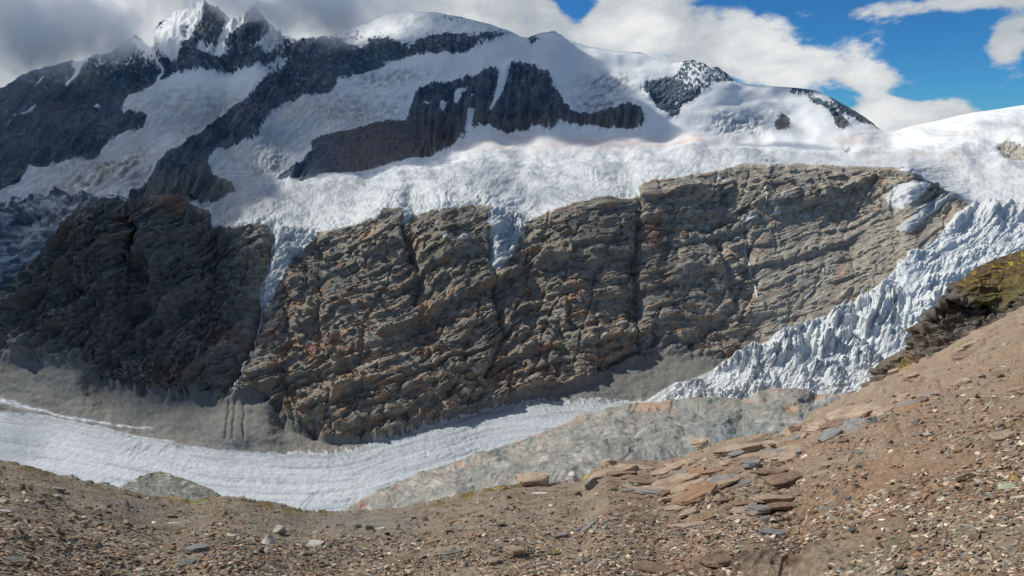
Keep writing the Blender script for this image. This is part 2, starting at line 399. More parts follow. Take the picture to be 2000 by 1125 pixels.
CIRQUE_SNOW = [[(1746, 375), (1800, 368), (1813, 371), (1797, 384), (1790, 397), (1765, 419), (1735, 412), (1730, 402), (1746, 386)], [(1825, 395), (1900, 380), (1848, 405), (1806, 428), (1776, 461), (1750, 460), (1766, 441), (1790, 418)], [(1446, 432), (1476, 429), (1478, 435), (1450, 438)], [(1505, 424), (1525, 423), (1518, 428), (1506, 428)], [(1395, 348), (1412, 358), (1416, 362), (1398, 354)], [(1376, 446), (1388, 446), (1380, 450)],
               [(868, 476), (884, 473), (878, 481), (866, 483)], [(880, 485), (905, 470), (917, 473), (900, 482)]]
DIRT_RIGHT = [[(1618, 301), (1650, 286), (1682, 279), (1690, 283), (1655, 300)], [(1945, 287), (1958, 276), (1985, 280), (2010, 290), (2020, 316), (1960, 315), (1952, 300)]]

ice = reg(ICE_POLY, .6)
rockm = np.zeros_like(ice)
for poly in (ROCK_LEFT, ROCK_RIB, BUTTRESS, RIDGE_R):
    rockm |= reg(poly, .55)
for poly in SMALL_ROCKS + DIRT_RIGHT: rockm |= reg(poly, .35)
peaks = reg(PEAKS, .5); summit = reg(SUMMIT, .4)
gully_snow = np.zeros_like(ice)
for poly in SNOW_GULLY: gully_snow |= reg(poly, .25)
cirque = np.zeros_like(ice)
for poly in CIRQUE_SNOW: cirque |= reg(poly, .3)

# ---- dusted summit faces: rock showing where it is steep and broken
stra = VV + UU * .42
dust = ridged(UU / 60, stra / 9, 4, 31) * .6 + fbm(UU / 7, VV / 5, 3, 33) * .45
dusted_rock = summit & (dust > np.interp(UU + VV, [600, 800, 1100], [.30, .40, .40]) - .75 * sum(np.exp(-((UU - a) ** 2 / s ** 2 + (VV - b) ** 2 / q ** 2)) for a, b, s, q in ((865, 92, 55, 20), (750, 86, 26, 12), (690, 130, 46, 14), (640, 108, 60, 20), (770, 112, 40, 6), (900, 105, 30, 6), (965, 74, 30, 5), (600, 120, 50, 10)))
               + .55 * sum(np.exp(-((UU - a) ** 2 / s ** 2 + (VV - b) ** 2 / q ** 2)) for a, b, s, q in ((790, 48, 60, 22), (800, 75, 30, 14), (900, 55, 50, 12))))
pk = ridged(UU / 16 + VV / 60, VV / 26, 4, 41) * .5 + fbm(UU / 5, VV / 5, 3, 43) * .5
pk_dark = sum(k * np.exp(-((UU - a) ** 2 / s ** 2 + (VV - b) ** 2 / q ** 2)) for a, b, s, q, k in ((499, 42, 22, 32, 1.3), (420, 42, 18, 26, .9), (470, 85, 40, 22, .5), (372, 100, 20, 30, .6), (420, 70, 34, 26, .5), (310, 50, 8, 10, 1), (400, 130, 60, 10, 1.1), (340, 140, 30, 12, 1.1), (500, 122, 60, 10, 1.1), (405, 10, 16, 8, .6)))
pk_snow = np.zeros_like(VV)
for gl, wd in (([(393, 12), (360, 30), (345, 55), (352, 100)], 9), ([(452, 42), (436, 75), (430, 110)], 5), ([(478, 30), (462, 60), (448, 82)], 4), ([(385, 55), (365, 90), (350, 125), (343, 150)], 3), ([(288, 88), (305, 115), (320, 140), (312, 165)], 3.5)):
    d, _ = dline(gl, UU + wu * .3, VV + wv * .3); pk_snow = np.maximum(pk_snow, np.exp(-(d / wd) ** 2))
peak_rock = peaks & (pk + pk_dark - 1.3 * pk_snow > .52)
# snow streaks on the left wall below the pinnacle, running down its ribs
st = ridged((UU + VV * .75) / 7, (VV - UU * .6) / 60, 3, 51)
streak = reg(ROCK_LEFT, .55) & (UU > 170) & (UU < 330) & (st + fbm(UU / 12, VV / 12, 3, 52) * .5 > .55 + np.clip((VV - 110) / 90, -.3, 1.2))
d1, _ = dline([(158, 128), (148, 145), (130, 163)], UU, VV); d2, _ = dline([(166, 118), (152, 124), (145, 126)], UU, VV); d3, _ = dline([(80, 145), (60, 160)], UU, VV)
d4, _ = dline([(288, 88), (305, 115), (320, 140), (312, 165)], UU + wu * .3, VV); d5, _ = dline([(70, 208), (30, 238), (0, 255)], UU, VV + wv * .3)
streak |= (d1 < 4) | (d2 < 6) | (d3 < 1.5) | (d4 < 3) | ((d5 < 1.6) & (wu > 0)) | (np.hypot((UU - 192) / 1.6, VV - 212) < 3)
rockm = (rockm & ~streak & ~gully_snow) | dusted_rock | peak_rock
rb = blur(rockm.astype(float), 5, 2)
rgn = ridged((UU + VV * .5) / 13, (VV - UU * .3) / 9, 4, 63) * .5 + fbm(UU / 5, VV / 4, 3, 64) * .5
keepm = (dusted_rock | peak_rock | streak | gully_snow)
rockm = np.where(keepm, rockm, rb + rgn * .42 * (1 - sstep(265, 300, VV) * .5) > .5 + .06)
dr = sum(np.exp(-((UU - a) ** 2 / s ** 2 + (VV - b) ** 2 / q ** 2)) for a, b, s, q in ((1375, 150, 45, 26),))
rj = reg(RIDGE_R, .55) & (fbm(UU / 6, VV / 6, 3, 61) + ridged(UU / 12, (VV + UU * .6) / 14, 3, 62) * .5 + .55 * dr > .62) & (UU > 1320)
rockm &= ~rj
streaky = (FR > 2.2) & (FR < 4) & inpoly([(-160, 400), (0, 388), (71, 345), (171, 312), (240, 290), (300, 330), (240, 400), (205, 396), (150, 432), (60, 522), (0, 588), (-160, 690)], UU, VV)

scree = reg([(-150, 690), (0, 655), (120, 665), (185, 690), (205, 745), (300, 765), (330, 775), (400, 785), (440, 772), (500, 777), (522, 780), (530, 812), (560, 826), (600, 850), (650, 865), (740, 860), (800, 836), (870, 815), (930, 792), (950, 783), (1000, 786), (1090, 762), (1140, 747), (1172, 722), (1210, 700), (1250, 672), (1300, 655), (1345, 680), (1400, 700), (1440, 704), (1312, 760), (1258, 790), (1258, 900), (-150, 900)], .5)
valley_edge = FR >= 6.0 - .0

ID = np.zeros(VV.shape, int)          # 0 cliff rock
ID[ice & ~rockm] = 1                  # snow and ice
ID[ice & rockm] = 2                   # mountain rock
ID[(FR < 3.0) & ~ice] = 2
ID[streaky & ~(ice & (FR < 3))] = 2
ID[cirque] = 1
lowice = fbm(UU / 40, VV / 8, 4, 71)
vice = (VV + wv * .5 > line(L4, U)[None, :] + 3 * lowice)
icefall = ice & (FR > 4.9) & (UU > 1230)
ID[scree & ~ice] = 3
ID[(FR > 5.02) & ~ice & (ID == 0)] = 3
ID[vice & ~icefall & ~(ice & (UU > 1262))] = 4
ID[icefall] = 5
edge_ice = (FR > 5.0) & (ID == 3) & (UU > 560) & (UU < 1260) & (fbm((UU - VV * .5) / 8, (VV + UU * .2) / 7, 4, 73) + np.clip((VV - line(L4, U)[None, :]) / 18, -1.5, 0) > -.25)
ID[edge_ice] = 4

# ---- relief ---------------------------------------------------------------
D = np.zeros_like(VV)
cl = sstep(3.9, 4.15, FR) * (1 - sstep(5.0, 5.25, FR))                 # cliff band weight
dip = np.interp(U, [-150, 0, 200, 400, 520, 700, 1000, 1250, 1400, 1600, 1900], [.95, .95, .85, .7, .52, .46, .38, .24, .16, .3, .6])
S = VV + np.cumsum(dip * 1.65)[None, :]
S = S + fbm(UU / 420, VV / 260, 3, 101) * 40 + fbm(UU / 60, VV / 40, 2, 102) * 3.5


def ledge(s, per, seed, lat, x=None):
    """stepped strata: each bed leans out and drops back under an overhang"""
    x = UU if x is None else x
    q = s / per + fbm(x / lat, s / (per * 6), 2, seed) * .9
    f = q - np.floor(q); bed = _h(np.floor(q), np.floor(x / lat * .7 + q * .3), seed) / 4294967296.
    return (f ** 1.6) * (1 - sstep(.86, 1.0, f)) * (.45 + .8 * bed)


mA = sstep(-.15, .3, fbm(UU / 110, S / 50, 3, 118)); mB = sstep(-.12, .22, fbm(UU / 60, S / 26, 3, 119)); mC = sstep(-.1, .25, fbm(UU / 90, S / 34, 3, 117))
def bed(s_, per, seed, lat):
    q = s_ / per + fbm(UU / lat, s_ / (per * 7), 2, seed) * .55
    f = q - np.floor(q); hh = _h(np.floor(q), np.floor(UU / lat * 1.1 + _h(np.floor(q), q * 0, seed + 5) / 4294967296.), seed) / 4294967296.
    return f * (1 - sstep(.9, 1.0, f)) * (.25 + hh)


S2 = S + (UU * .25)
rel = bed(S, 83, 111, 400) * 26 * (.2 + .8 * mA) + bed(S, 33, 114, 260) * 13 * (.3 + .7 * mC) + bed(S, 15, 112, 170) * 7.5 * (.25 + .75 * mB) + bed(S, 6.4, 113, 90) * 4.2 * (1 - .6 * mC) + bed(S, 3.7, 115, 50) * 1.8
rel += (1 - np.abs(fbm((UU + VV * .3) / 70, VV / 170, 3, 139)) * 9).clip(0, 1) * -7
rel += ridged((UU + VV * .25) / 120, VV / 190, 4, 121) * 13 + fbm(UU / 60, VV / 50, 3, 122) * 12
e1, e2, eid = voronoi((UU + VV * .35) / 44 + fbm(UU / 40, VV / 40, 2, 126) * .4, S / 22 + fbm(UU / 30, VV / 30, 2, 127) * .4, 128)
rel += eid * 4 - 5 * (1 - sstep(0, .10, e2 - e1)) * mB
h1, h2, hid = voronoi(UU / 15 + fbm(UU / 20, VV / 20, 2, 130) * .4, S / 6 + fbm(UU / 15, VV / 15, 2, 131) * .4, 132)
rel += hid * 2.4 + np.abs(fbm(UU / 18, S / 7, 3, 124)) * 3.5 + fbm(UU / 7, S / 3, 2, 123) * 1.4
rel += (ridged((UU + VV * .62) / 46 + fbm(UU / 60, VV / 60, 2, 147) * .7, (VV - UU) / 150, 4, 146) - .3) * 26 * (1 - sstep(380, 520, UU))[...]
def facet(a, q, k):
    f = a / q; i = np.floor(f); f = f - i
    return a * (1 - k) + (i + sstep(.72, 1, f)) * q * k


rel = facet(rel + fbm(UU / 30, VV / 30, 2, 148) * 3, 9, .6); rel = facet(rel, 3.5, .45)
D += rel * cl * 1.08 * (1 - .5 * sstep(1420, 1520, UU) * sstep(395, 440, VV))


def carve(pts, width, depth, side=0.0, wob=1.0):
    global D
    d, t = dline(pts, UU + wu * wob * .5, VV + wv * wob * .5)
    ww = width * (.6 + .6 * np.sin(np.pi * np.clip(t, .05, .95)))
    D -= depth * np.exp(-(d / ww) ** 1.4)


for pts, wd, dp in (([(533, 445), (528, 500), (505, 600), (500, 650), (480, 710), (445, 772)], 11, 26),
                    ([(785, 436), (792, 480), (815, 530), (820, 552), (812, 590), (806, 608)], 6, 22),
                    ([(953, 470), (960, 540), (965, 590), (972, 640), (985, 660)], 5.5, 22), ([(985, 660), (965, 700), (942, 745)], 5, 16),
                    ([(1246, 375), (1250, 410), (1244, 470), (1232, 520), (1238, 560), (1243, 620), (1244, 690), (1172, 720)], 8, 26),
                    ([(262, 395), (275, 440), (285, 500), (290, 560), (270, 620), (240, 680), (222, 705)], 14, 34),
                    ([(520, 780), (560, 828), (620, 855)], 8, 18), ([(1160, 600), (1163, 660), (1168, 720)], 4, 9),
                    ([(150, 560), (100, 620), (60, 660)], 7, 12), ([(120, 545), (70, 600), (25, 640)], 6, 12), ([(330, 560), (310, 640), (285, 700)], 8, 14),
                    ([(560, 765), (640, 742), (720, 712), (800, 690), (880, 662), (940, 640)], 5, 13), ([(690, 700), (760, 680), (850, 640), (950, 615)], 4, 10),
                    ([(1060, 520), (1120, 500), (1180, 490), (1235, 475)], 5, 8), ([(975, 590), (1060, 585), (1150, 575), (1230, 560)], 5, 10),
                    ([(620, 478), (640, 560), (600, 600)], 8, 9), ([(745, 855), (752, 800), (790, 760)], 4, 8), ([(930, 790), (945, 760), (900, 745)], 5, 12),
                    ([(1450, 445), (1460, 500), (1475, 560), (1440, 640)], 5, 8), ([(1240, 440), (1340, 438), (1400, 470)], 6, 12), ([(1400, 470), (1420, 560), (1440, 610), (1400, 640), (1350, 668)], 9, 16),
                    ([(1260, 400), (1320, 410), (1380, 395), (1430, 405)], 6, 9), ([(1250, 452), (1300, 457), (1360, 455), (1450, 434)], 5, 14), ([(1200, 760), (1180, 740)], 3, 2),
                    ([(620, 840), (600, 825), (560, 800)], 5, 6)):
    carve(pts, wd, dp)
# buttresses that stand forward on the cliff
for (a, b, s, q, k) in ((320, 470, 60, 110, 34), (205, 470, 50, 110, 30), (640, 560, 90, 80, 16), (880, 500, 50, 80, 16), (1120, 480, 90, 90, 22), (1160, 430, 60, 36, 14), (1330, 560, 70, 90, 20), (380, 715, 80, 50, 20), (650, 800, 100, 45, 18), (1320, 400, 80, 45, 20),
                        (1100, 650, 90, 60, 12), (850, 730, 90, 40, 12), (720, 640, 90, 60, 10), (1600, 380, 160, 40, 14), (1010, 770, 60, 25, 10)):
    D += k * np.exp(-((UU - a) ** 2 / s ** 2 + (VV - b) ** 2 / q ** 2) ** 1.4) * cl

# mountains
mt = (1 - sstep(3.2, 3.9, FR)); rk = blur(((ID == 2) & (FR < 4)).astype(float), 4, 2) * mt
ribs = ridged((UU + VV * .9) / 42, (VV - UU * .5) / 170, 5, 131)
left_w = 1 - sstep(560, 660, UU)
D += rk * left_w * ((ribs - .3) * 62 + (ridged((UU + VV * .6) / 16, (VV - UU * .5) / 60, 4, 132) - .3) * 12)
butt = sstep(790, 840, UU) * (1 - sstep(1262, 1275, UU)) * rk
D += butt * ((ridged((UU + VV * .12) / 26, VV / 120, 4, 133) - .3) * 48 + ridged(UU / 8, VV / 30, 3, 134) * 7 + fbm(UU / 60, VV / 60, 2, 135) * 30)
oth = rk * (1 - left_w) * (1 - butt)
D += oth * ((ridged(UU / 22, (VV + UU * .35) / 11, 4, 136) - .3) * 14 + fbm(UU / 50, VV / 40, 3, 137) * 16)
pkw = blur(peaks.astype(float), 3, 2)
D += pkw * (ridged((UU + VV * .3) / 36, VV / 120, 5, 138) * 60 + ridged(UU / 12, VV / 20, 3, 139) * 9)
D += blur(summit.astype(float), 3, 1) * (ridged(UU / 60, stra / 10, 4, 31) * 12 + fbm(UU / 14, VV / 9, 3, 140) * 6)
D += (ID == 2) * sstep(3.0, 3.3, FR) * (1 - sstep(3.95, 4, FR)) * ledge(S + UU * .3, 24, 141, 90) * 14 + streaky * (ledge(VV + UU * .55 + fbm(UU / 60, VV / 60, 2, 144) * 16, 15, 142, 90) * 15 + fbm(UU / 20, VV / 12, 4, 143) * 8)
D += mt * fbm(UU / 130, VV / 70, 3, 145) * 45

# snow and ice
icem = blur((ID == 1).astype(float), 2, 1); thick_ = blur((ID == 1).astype(float), 3, 2)
low = sstep(2.6, 3.2, FR)                            # upper glacier bench and below
D += thick_ * (5 * mt + 13 * low)
X_, Y_ = P0[..., 0], P0[..., 1]
# flow-aligned crevasses of the upper glacier bench
bench = icem * low * (1 - sstep(1500, 1700, UU))
cv = ridged((UU * .9 + VV * 1.6) / 14 + fbm(UU / 90, VV / 50, 2, 151) * 3, (VV - UU * .25) / 26, 4, 152)
cr = np.clip((cv - .35) / .6, 0, 1)
frontw = np.exp(-np.abs(FR - 4) * 2.2)
D -= bench * cr * (2.2 + 13 * frontw ** 2) * (1 - .5 * sstep(1150, 1400, UU))
D -= bench * np.clip(ridged((UU * .5 + VV * 1.2) / 6, (VV - UU * .3) / 16, 3, 155), 0, 1) * 4
D += bench * (fbm(UU / 34, VV / 17, 4, 153) * 7 + fbm(UU / 90, VV / 30, 2, 154) * 16)
# upper snowfields: smooth with broad swells, crevassed where they fall
crev2 = sum(np.exp(-((UU - a) ** 2 / s ** 2 + (VV - b) ** 2 / q ** 2)) for a, b, s, q in ((380, 225, 90, 45), (690, 210, 120, 36), (520, 310, 60, 45), (180, 310, 90, 40), (1450, 240, 60, 22), (1170, 205, 60, 18), (1180, 165, 50, 20), (760, 150, 80, 12)))
c2 = ridged((UU + VV * .3) / 13 + fbm(UU / 50, VV / 40, 2, 161) * 2, (VV + UU * .3) / 9, 4, 162)
D -= icem * mt * np.clip(crev2, 0, 1) * (np.clip(c2, 0, 1) * 22 + 9 * fbm(UU / 20, VV / 12, 3, 163))
D += icem * mt * (fbm(UU / 60, VV / 24, 3, 164) * 9)
# right snow hill: wind and melt texture
rh = icem * sstep(1560, 1700, UU) * (1 - sstep(4.4, 4.9, FR))
D += rh * (fbm(UU / 50, VV / 9, 4, 171) * 6 - np.clip(ridged(UU / 22, (VV - UU * .05) / 7, 4, 172), 0, 1) * 2.5)
# tongues hanging on the cliff
hang = icem * cl * (UU < 1300)
D -= hang * np.clip(ridged((UU) / 12, (VV + UU * .4) / 9, 4, 173), 0, 1) * 9
# icefall: fins and towers, largest in the middle, breaking into blocks
fw = blur((ID == 5).astype(float), 2, 1) + icem * sstep(1620, 1760, UU) * sstep(3.9, 5.3, FR)
fw = np.clip(fw, 0, 1)
a1 = UU * .82 + VV * .57; a2 = VV * .82 - UU * .57                         # along the fall line / across
f1, f2, idv = voronoi((UU * .93 - VV * .05) / 18 + fbm(UU / 60, VV / 60, 2, 181) * 1.2, (VV + UU * .55) / 34 + fbm(UU / 60, VV / 60, 2, 182), 183)
g1, g2, idg = voronoi((UU * .95 + VV * .2) / 10, (VV + UU * .4) / 15, 184)
big = np.exp(-((UU - 1640) ** 2 / 190 ** 2 + (VV - 650 + (UU - 1640) * .33) ** 2 / 62 ** 2))
tower = (idv * .9 + .2) * sstep(0, .22, f2 - f1)
lean = (UU * .5 + VV * .87) / 20 + fbm(UU / 45, VV / 45, 3, 185) * 2.2
fin = ridged((UU + VV * .18) / 26 + fbm(UU / 70, VV / 50, 2, 186) * 1.4, (VV + UU * .1) / 90, 4, 187)
fin = ridged((UU + VV * .30) / 17 + fbm(UU / 80, VV / 60, 2, 186) * 1.1, (VV + UU * .1) / 120, 3, 187, .4)
blk = ridged((UU - VV * .3) / 60, (VV + UU * .45) / 26, 3, 191, .45)
fine_up = sstep(1640, 1800, UU) * (1 - sstep(560, 640, VV))
toe = sstep(0, 60, VV - (line(L3, U)[None, :] + .62 * (790 - line(L3, U)[None, :]))) * (UU < 1800)
am = (.45 + 1.1 * sstep(-.35, .35, fbm(UU / 60, VV / 40, 2, 192))) * (1 - .6 * toe)
D += fw * am * (big * (tower * 12 + fin * 26 + blk * 15) + (1 - big * .75) * (1 - .45 * fine_up) * (ridged((UU * .45 + VV) / 9 + fbm(UU / 40, VV / 40, 2, 188) * 1.5, (UU - VV * .4) / 22, 5, 189) * 10 + idg * 4 * sstep(0, .2, g2 - g1)) + fbm(UU / 30, VV / 22, 3, 190) * 11)
# scree and moraine
sw = blur((ID == 3).astype(float), 3, 2)
D += sw * (fbm(UU / 70, VV / 40, 3, 201) * 9 + fbm(UU / 14, VV / 10, 4, 202) * 2.4)
fan = np.exp(-(((UU - 470) / 70) ** 2 + ((VV - 820) / 48) ** 2))
D += fan * 16 * sw
for gx in (449, 461, 478):
    d, _ = dline([(gx + 3, 795), (gx, 830), (gx - 4 + (gx - 460) * .3, 862)], UU + wu * .3, VV); D -= np.exp(-(d / 2.6) ** 2) * 4.0
mor, _ = dline([(-150, 770), (0, 795), (60, 810), (160, 836), (260, 862), (340, 872)], UU, VV)
D += np.exp(-(mor / 9) ** 2) * 5
# valley glacier: long flow stripes, small crevasses at its far margin
vw = blur((ID == 4).astype(float), 2, 1)
bow = VV - line(L4, U)[None, :]
flow = bow / (1 + .0 * UU)
D += vw * (fbm(UU / 240, bow / 13, 4, 211) * 3.4 + fbm(UU / 60, bow / 6, 4, 212) * .9 - np.clip(ridged((UU - VV * .5) / 26, (VV + UU * .2) / 12, 4, 214) - .25, 0, 1) * sstep(0, .35, fbm(UU / 120, VV / 30, 2, 215)) * 3)
mg = np.exp(-np.clip(bow, 0, 999) / 16) * sstep(560, 700, UU) * (1 - sstep(1240, 1262, UU))
D -= vw * mg * np.clip(ridged((UU - VV * .7) / 7, VV / 30, 3, 213), 0, 1) * 3.5

D = np.clip(D, -80, 190)
topw = sstep(0, .012, T)[:, None]
FARP = P0 + N0 * (D * topw)[..., None]
# keep the sky line where it is: blend the first rows to plain positions already done by topw

# ---- colours ---------------------------------------------------------------
def col(*c): return np.array(c, float)


def mixc(a, b, f): return a + (b - a) * np.clip(f, 0, 1)[..., None]


COL = np.zeros(VV.shape + (3,))
n_a = fbm(UU / 45, S / 16, 4, 301); n_b = fbm(UU / 12, S / 5, 3, 302); n_c = fbm(UU / 90, VV / 60, 3, 303)
rock = mixc(col(.155, .150, .132), col(.26, .245, .21), n_a * 1.2 + .5)
rock = mixc(rock, col(.085, .09, .092), sstep(.0, .5, n_b + .5 * fbm(UU / 70, S / 10, 4, 309)) * .7)
warm = sstep(.16, .46, fbm(UU / 50, S / 8, 5, 304) + .10 * sstep(450, 600, VV)) * np.interp(U, [-150, 150, 400, 560, 1200, 1400, 2000], [.25, .35, .35, 1, .9, .6, .6])[None, :]
rock = mixc(rock, col(.33, .185, .10), warm * .65)
rock = mixc(rock, col(.20, .085, .06), sstep(.25, .5, fbm(UU / 45, S / 9, 4, 305)) * .4)
redspot = sum(np.exp(-((UU - a) ** 2 / s ** 2 + (VV - b) ** 2 / q ** 2)) for a, b, s, q in ((430, 665, 50, 16), (1270, 455, 14, 40), (640, 690, 60, 8), (340, 420, 22, 24), (235, 440, 12, 22), (140, 460, 30, 24), (350, 740, 50, 22), (1720, 365, 12, 8), (1790, 460, 10, 16), (1640, 520, 10, 40)))
rock = mixc(rock, col(.27, .12, .075), redspot * .6)
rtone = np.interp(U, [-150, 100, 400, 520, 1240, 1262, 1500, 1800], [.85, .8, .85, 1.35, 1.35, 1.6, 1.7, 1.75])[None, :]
rock = rock * rtone[..., None] * (np.array([1.0, .97, .91]) + np.array([-.12, -.02, .08]) * (1 - sstep(380, 560, UU))[..., None])  # left wall: bluish tone of its cloud shade put into the rock colour
cirq = sstep(1430, 1560, UU) * sstep(400, 470, VV)
rock = mixc(rock, col(.33, .31, .265), cirq * (.55 + n_a * .6))
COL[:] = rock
mrock = mixc(col(.045, .066, .085), col(.10, .118, .125), n_c + n_a * .8 + .4)
dus = ridged((UU + VV * .9) / 22, (VV - UU * .5) / 16, 5, 306) * .5 + fbm(UU / 9, VV / 5, 4, 307) * .6
mrock = mixc(mrock, col(.42, .45, .48), sstep(.42, .75, dus + .16 * (1 - sstep(120, 230, VV))) * .45 * (1 - sstep(230, 330, VV)))
mrock = mixc(mrock, col(.24, .24, .22), sstep(.2, .5, fbm(UU / 30, (VV + UU * .7) / 5, 4, 308)) * .5)
mrock = mixc(mrock, col(.15, .115, .09), (sstep(200, 262, VV) * sstep(600, 700, UU) * .7 + sstep(.3, .5, n_c) * .3))
pale = 1.5 * sstep(-.15, .4, fbm(UU / 40, (VV + UU * .55) / 7, 4, 310)) * streaky
mrock = mixc(mrock, col(.50, .50, .47), pale * (.45 + .55 * np.exp(-((VV - 360 + (UU - 60) * .35) / 40) ** 2)))
COL = np.where((ID == 2)[..., None], mrock * np.array([1.1, 1.25, 1.42]), COL)  # blue of shade and distant air put into the rock colour
fansc = inpoly([(235, 396), (300, 340), (405, 320), (430, 350), (475, 372), (455, 386), (365, 402)], UU, VV)
COL = np.where((fansc & (ID == 2))[..., None], mixc(col(.12, .14, .14), col(.30, .27, .23), sstep(395, 450, UU) + n_b * .2), COL)
for poly in DIRT_RIGHT:
    COL = np.where((inpoly(poly, UU, VV) & (ID == 2))[..., None], col(.42, .39, .33), COL)
snow = np.broadcast_to(col(.73, .765, .77), COL.shape).copy()
gritty = icem * np.clip(crev2, 0, 1) * mt
snow = mixc(snow, col(.30, .34, .36), gritty * (.55 + fbm(UU / 16, (VV + UU * .3) / 7, 5, 320) * 2.2))
snow = mixc(snow, col(.42, .52, .54), bench * np.clip(cr * 1.2 - .25, 0, 1) * (.35 + .5 * frontw))
snow = mixc(snow, col(.40, .46, .47), bench * sstep(.0, .45, fbm(UU / 60, (VV + UU * .12) / 9, 5, 321)) * .6)
blush = np.exp(-((VV - 282) / 17) ** 2) * sstep(840, 930, UU) * (1 - sstep(1340, 1500, UU)) * (.35 + sstep(-.2, .4, fbm(UU / 60, VV / 10, 3, 322)) * .65)
snow = mixc(snow, col(.66, .55, .49), blush * .85)
lw = mt * icem * (1 - sstep(640, 800, UU)) * sstep(150, 230, VV)
snow = mixc(snow, col(.22, .25, .27), lw * sstep(.22, .5, ridged((VV + UU * .62) / 12 + fbm(UU / 60, VV / 60, 2, 329), (UU - VV * .6) / 90, 4, 328)) * .6)
snow = mixc(snow, col(.46, .49, .50), lw * .55)
rdirt = rh * sstep(.0, .6, fbm(UU / 70, (VV - UU * .02) / 10, 5, 323))
snow = mixc(snow, col(.66, .60, .54), rdirt * .75)
for (a, b, s, q) in ((1900, 440, 40, 7), (1850, 322, 25, 3), (1860, 270, 40, 5), (1660, 275, 40, 6), (1720, 300, 40, 6)):
    snow = mixc(snow, col(.66, .56, .48), np.exp(-((UU - a) ** 2 / s ** 2 + (VV - b) ** 2 / q ** 2)) * .6)
dleft = np.exp(-(((UU - 450) / 55) ** 2 + ((VV - 432) / 20) ** 2))
snow = mixc(snow, col(.30, .35, .37), dleft * (.6 + fbm(UU / 20, VV / 8, 3, 324)))
strip = inpoly(CIRQUE_SNOW[1], UU, VV)
snow = mixc(snow, col(.35, .40, .43), strip * (.6 + fbm((UU + VV) / 60, (VV + UU * .8) / 5, 3, 325) * 1.0))
lowg = np.exp(-(((UU - 200) / 110) ** 2 + ((VV - 345 + (UU - 200) * .4) / 26) ** 2)) * (UU < 330)
snow = mixc(snow, col(.20, .21, .20), lowg * (.75 + fbm(UU / 24, (VV + UU * .5) / 7, 4, 326) * 2.0))
snow = mixc(snow, col(.36, .44, .47), bench * sstep(.25, .8, ridged((UU * .5 + VV * 1.2) / 6, (VV - UU * .3) / 16, 3, 155)) * .5)  # crevasse lines darkened in the colour, standing in for shade inside them
snow = mixc(snow, col(.42, .45, .46), bench * sstep(.15, .5, fbm(UU / 24, (VV - UU * .15) / 5, 5, 327)) * .45)
COL = np.where((ID == 1)[..., None], snow, COL)
# icefall: clean pale ice, grey rock flour in streaks, darker blue along the cracks
fall = mixc(col(.78, .81, .81), col(.50, .55, .56), sstep(-.1, .5, fbm((UU + VV * .3) / 16, (VV - UU * .3) / 30, 4, 330)) * .6)
fall = mixc(fall, col(.44, .56, .60), (1 - sstep(.0, .16, f2 - f1)) * .5 + .4 * (1 - sstep(0, .1, g2 - g1)))
fall = mixc(fall, col(.36, .35, .33), sstep(-.1, .35, fbm(UU / 40, (VV + UU * .3) / 9, 5, 331)) * (sstep(640, 770, VV) * .5 + .45 * toe))
COL = np.where((ID == 5)[..., None], fall, COL)
sc = mixc(col(.135, .14, .13), col(.20, .19, .17), n_c + .5 + n_b * .5)
sc = mixc(sc, col(.30, .30, .28), sstep(.35, .6, fbm(UU / 9, VV / 7, 3, 340)) * sstep(1150, 1250, UU) * .7)
sc = mixc(sc, col(.30, .29, .26), sstep(.42, .6, fbm(UU / 3.2, VV / 2.6, 2, 343)) * .7)
sc = mixc(sc, col(.10, .105, .10), sstep(.15, .45, fbm((UU + VV * .2) / 5, (VV - UU * .1) / 26, 4, 344)) * .45)
nearice = np.exp(-np.clip(line(L4, U)[None, :] - VV, 0, 999) / 14)
sc = mixc(sc, col(.32, .33, .32), sstep(.1, .4, fbm(UU / 16, VV / 3.5, 4, 341)) * nearice * .7)
mm, _ = dline([(0, 780), (60, 797), (140, 818), (220, 830), (300, 838)], UU, VV + wv * .3)
sc = mixc(sc, col(.62, .66, .68), np.exp(-(mm / np.interp(UU, [0, 80, 300], [6, 3, 1.5])) ** 2) * (UU < 300) * (.4 + .6 * sstep(-.2, .2, fbm(UU / 12, VV / 4, 3, 342))))
COL = np.where((ID == 3)[..., None], sc * 1.08, COL)
vi = mixc(col(.56, .63, .67), col(.73, .77, .80), fbm(UU / 260, bow / 15, 4, 350) * 1.1 + .55)
vi = mixc(vi, col(.34, .36, .37), sstep(.05, .45, fbm(UU / 170, bow / 4.5, 5, 351)) * .6)
vi = mixc(vi, col(.26, .27, .265), sstep(.25, .5, fbm(UU / 20, bow / 2.5, 4, 353)) * .5)
vi = mixc(vi, col(.24, .26, .25), np.exp(-np.clip(bow, 0, 999) / 17) * (.45 + fbm(UU / 14, VV / 5, 3, 352) * .8) * .9)
vi = mixc(vi, col(.62, .66, .66), edge_ice * .8)
for pts in ([(612, 962), (590, 985), (583, 998)], [(622, 958), (600, 985), (592, 998)], [(925, 890), (905, 897), (890, 905)], [(1030, 862), (1012, 878), (1005, 885)]):
    d, _ = dline(pts, UU + wu * .2, VV); vi = mixc(vi, col(.22, .28, .32), np.exp(-(d / 1.3) ** 2) * .8)
COL = np.where((ID == 4)[..., None], vi, COL)
COL = np.clip(COL, .02, .86)
COL = np.where(((ID == 1) & (FR > 3.2) | (ID == 5))[..., None], COL * .84, COL)
COL = np.where((ID == 4)[..., None], COL * .74, COL)

# ---- split the sheet into its landforms ------------------------------------
FQ = grid_faces(NR, NC)
fid = ID.ravel()[FQ[:, 0]]; fu = UU.ravel()[FQ[:, 0]]; ff = FR.ravel()[FQ[:, 0]]
att = {'Col': COL}


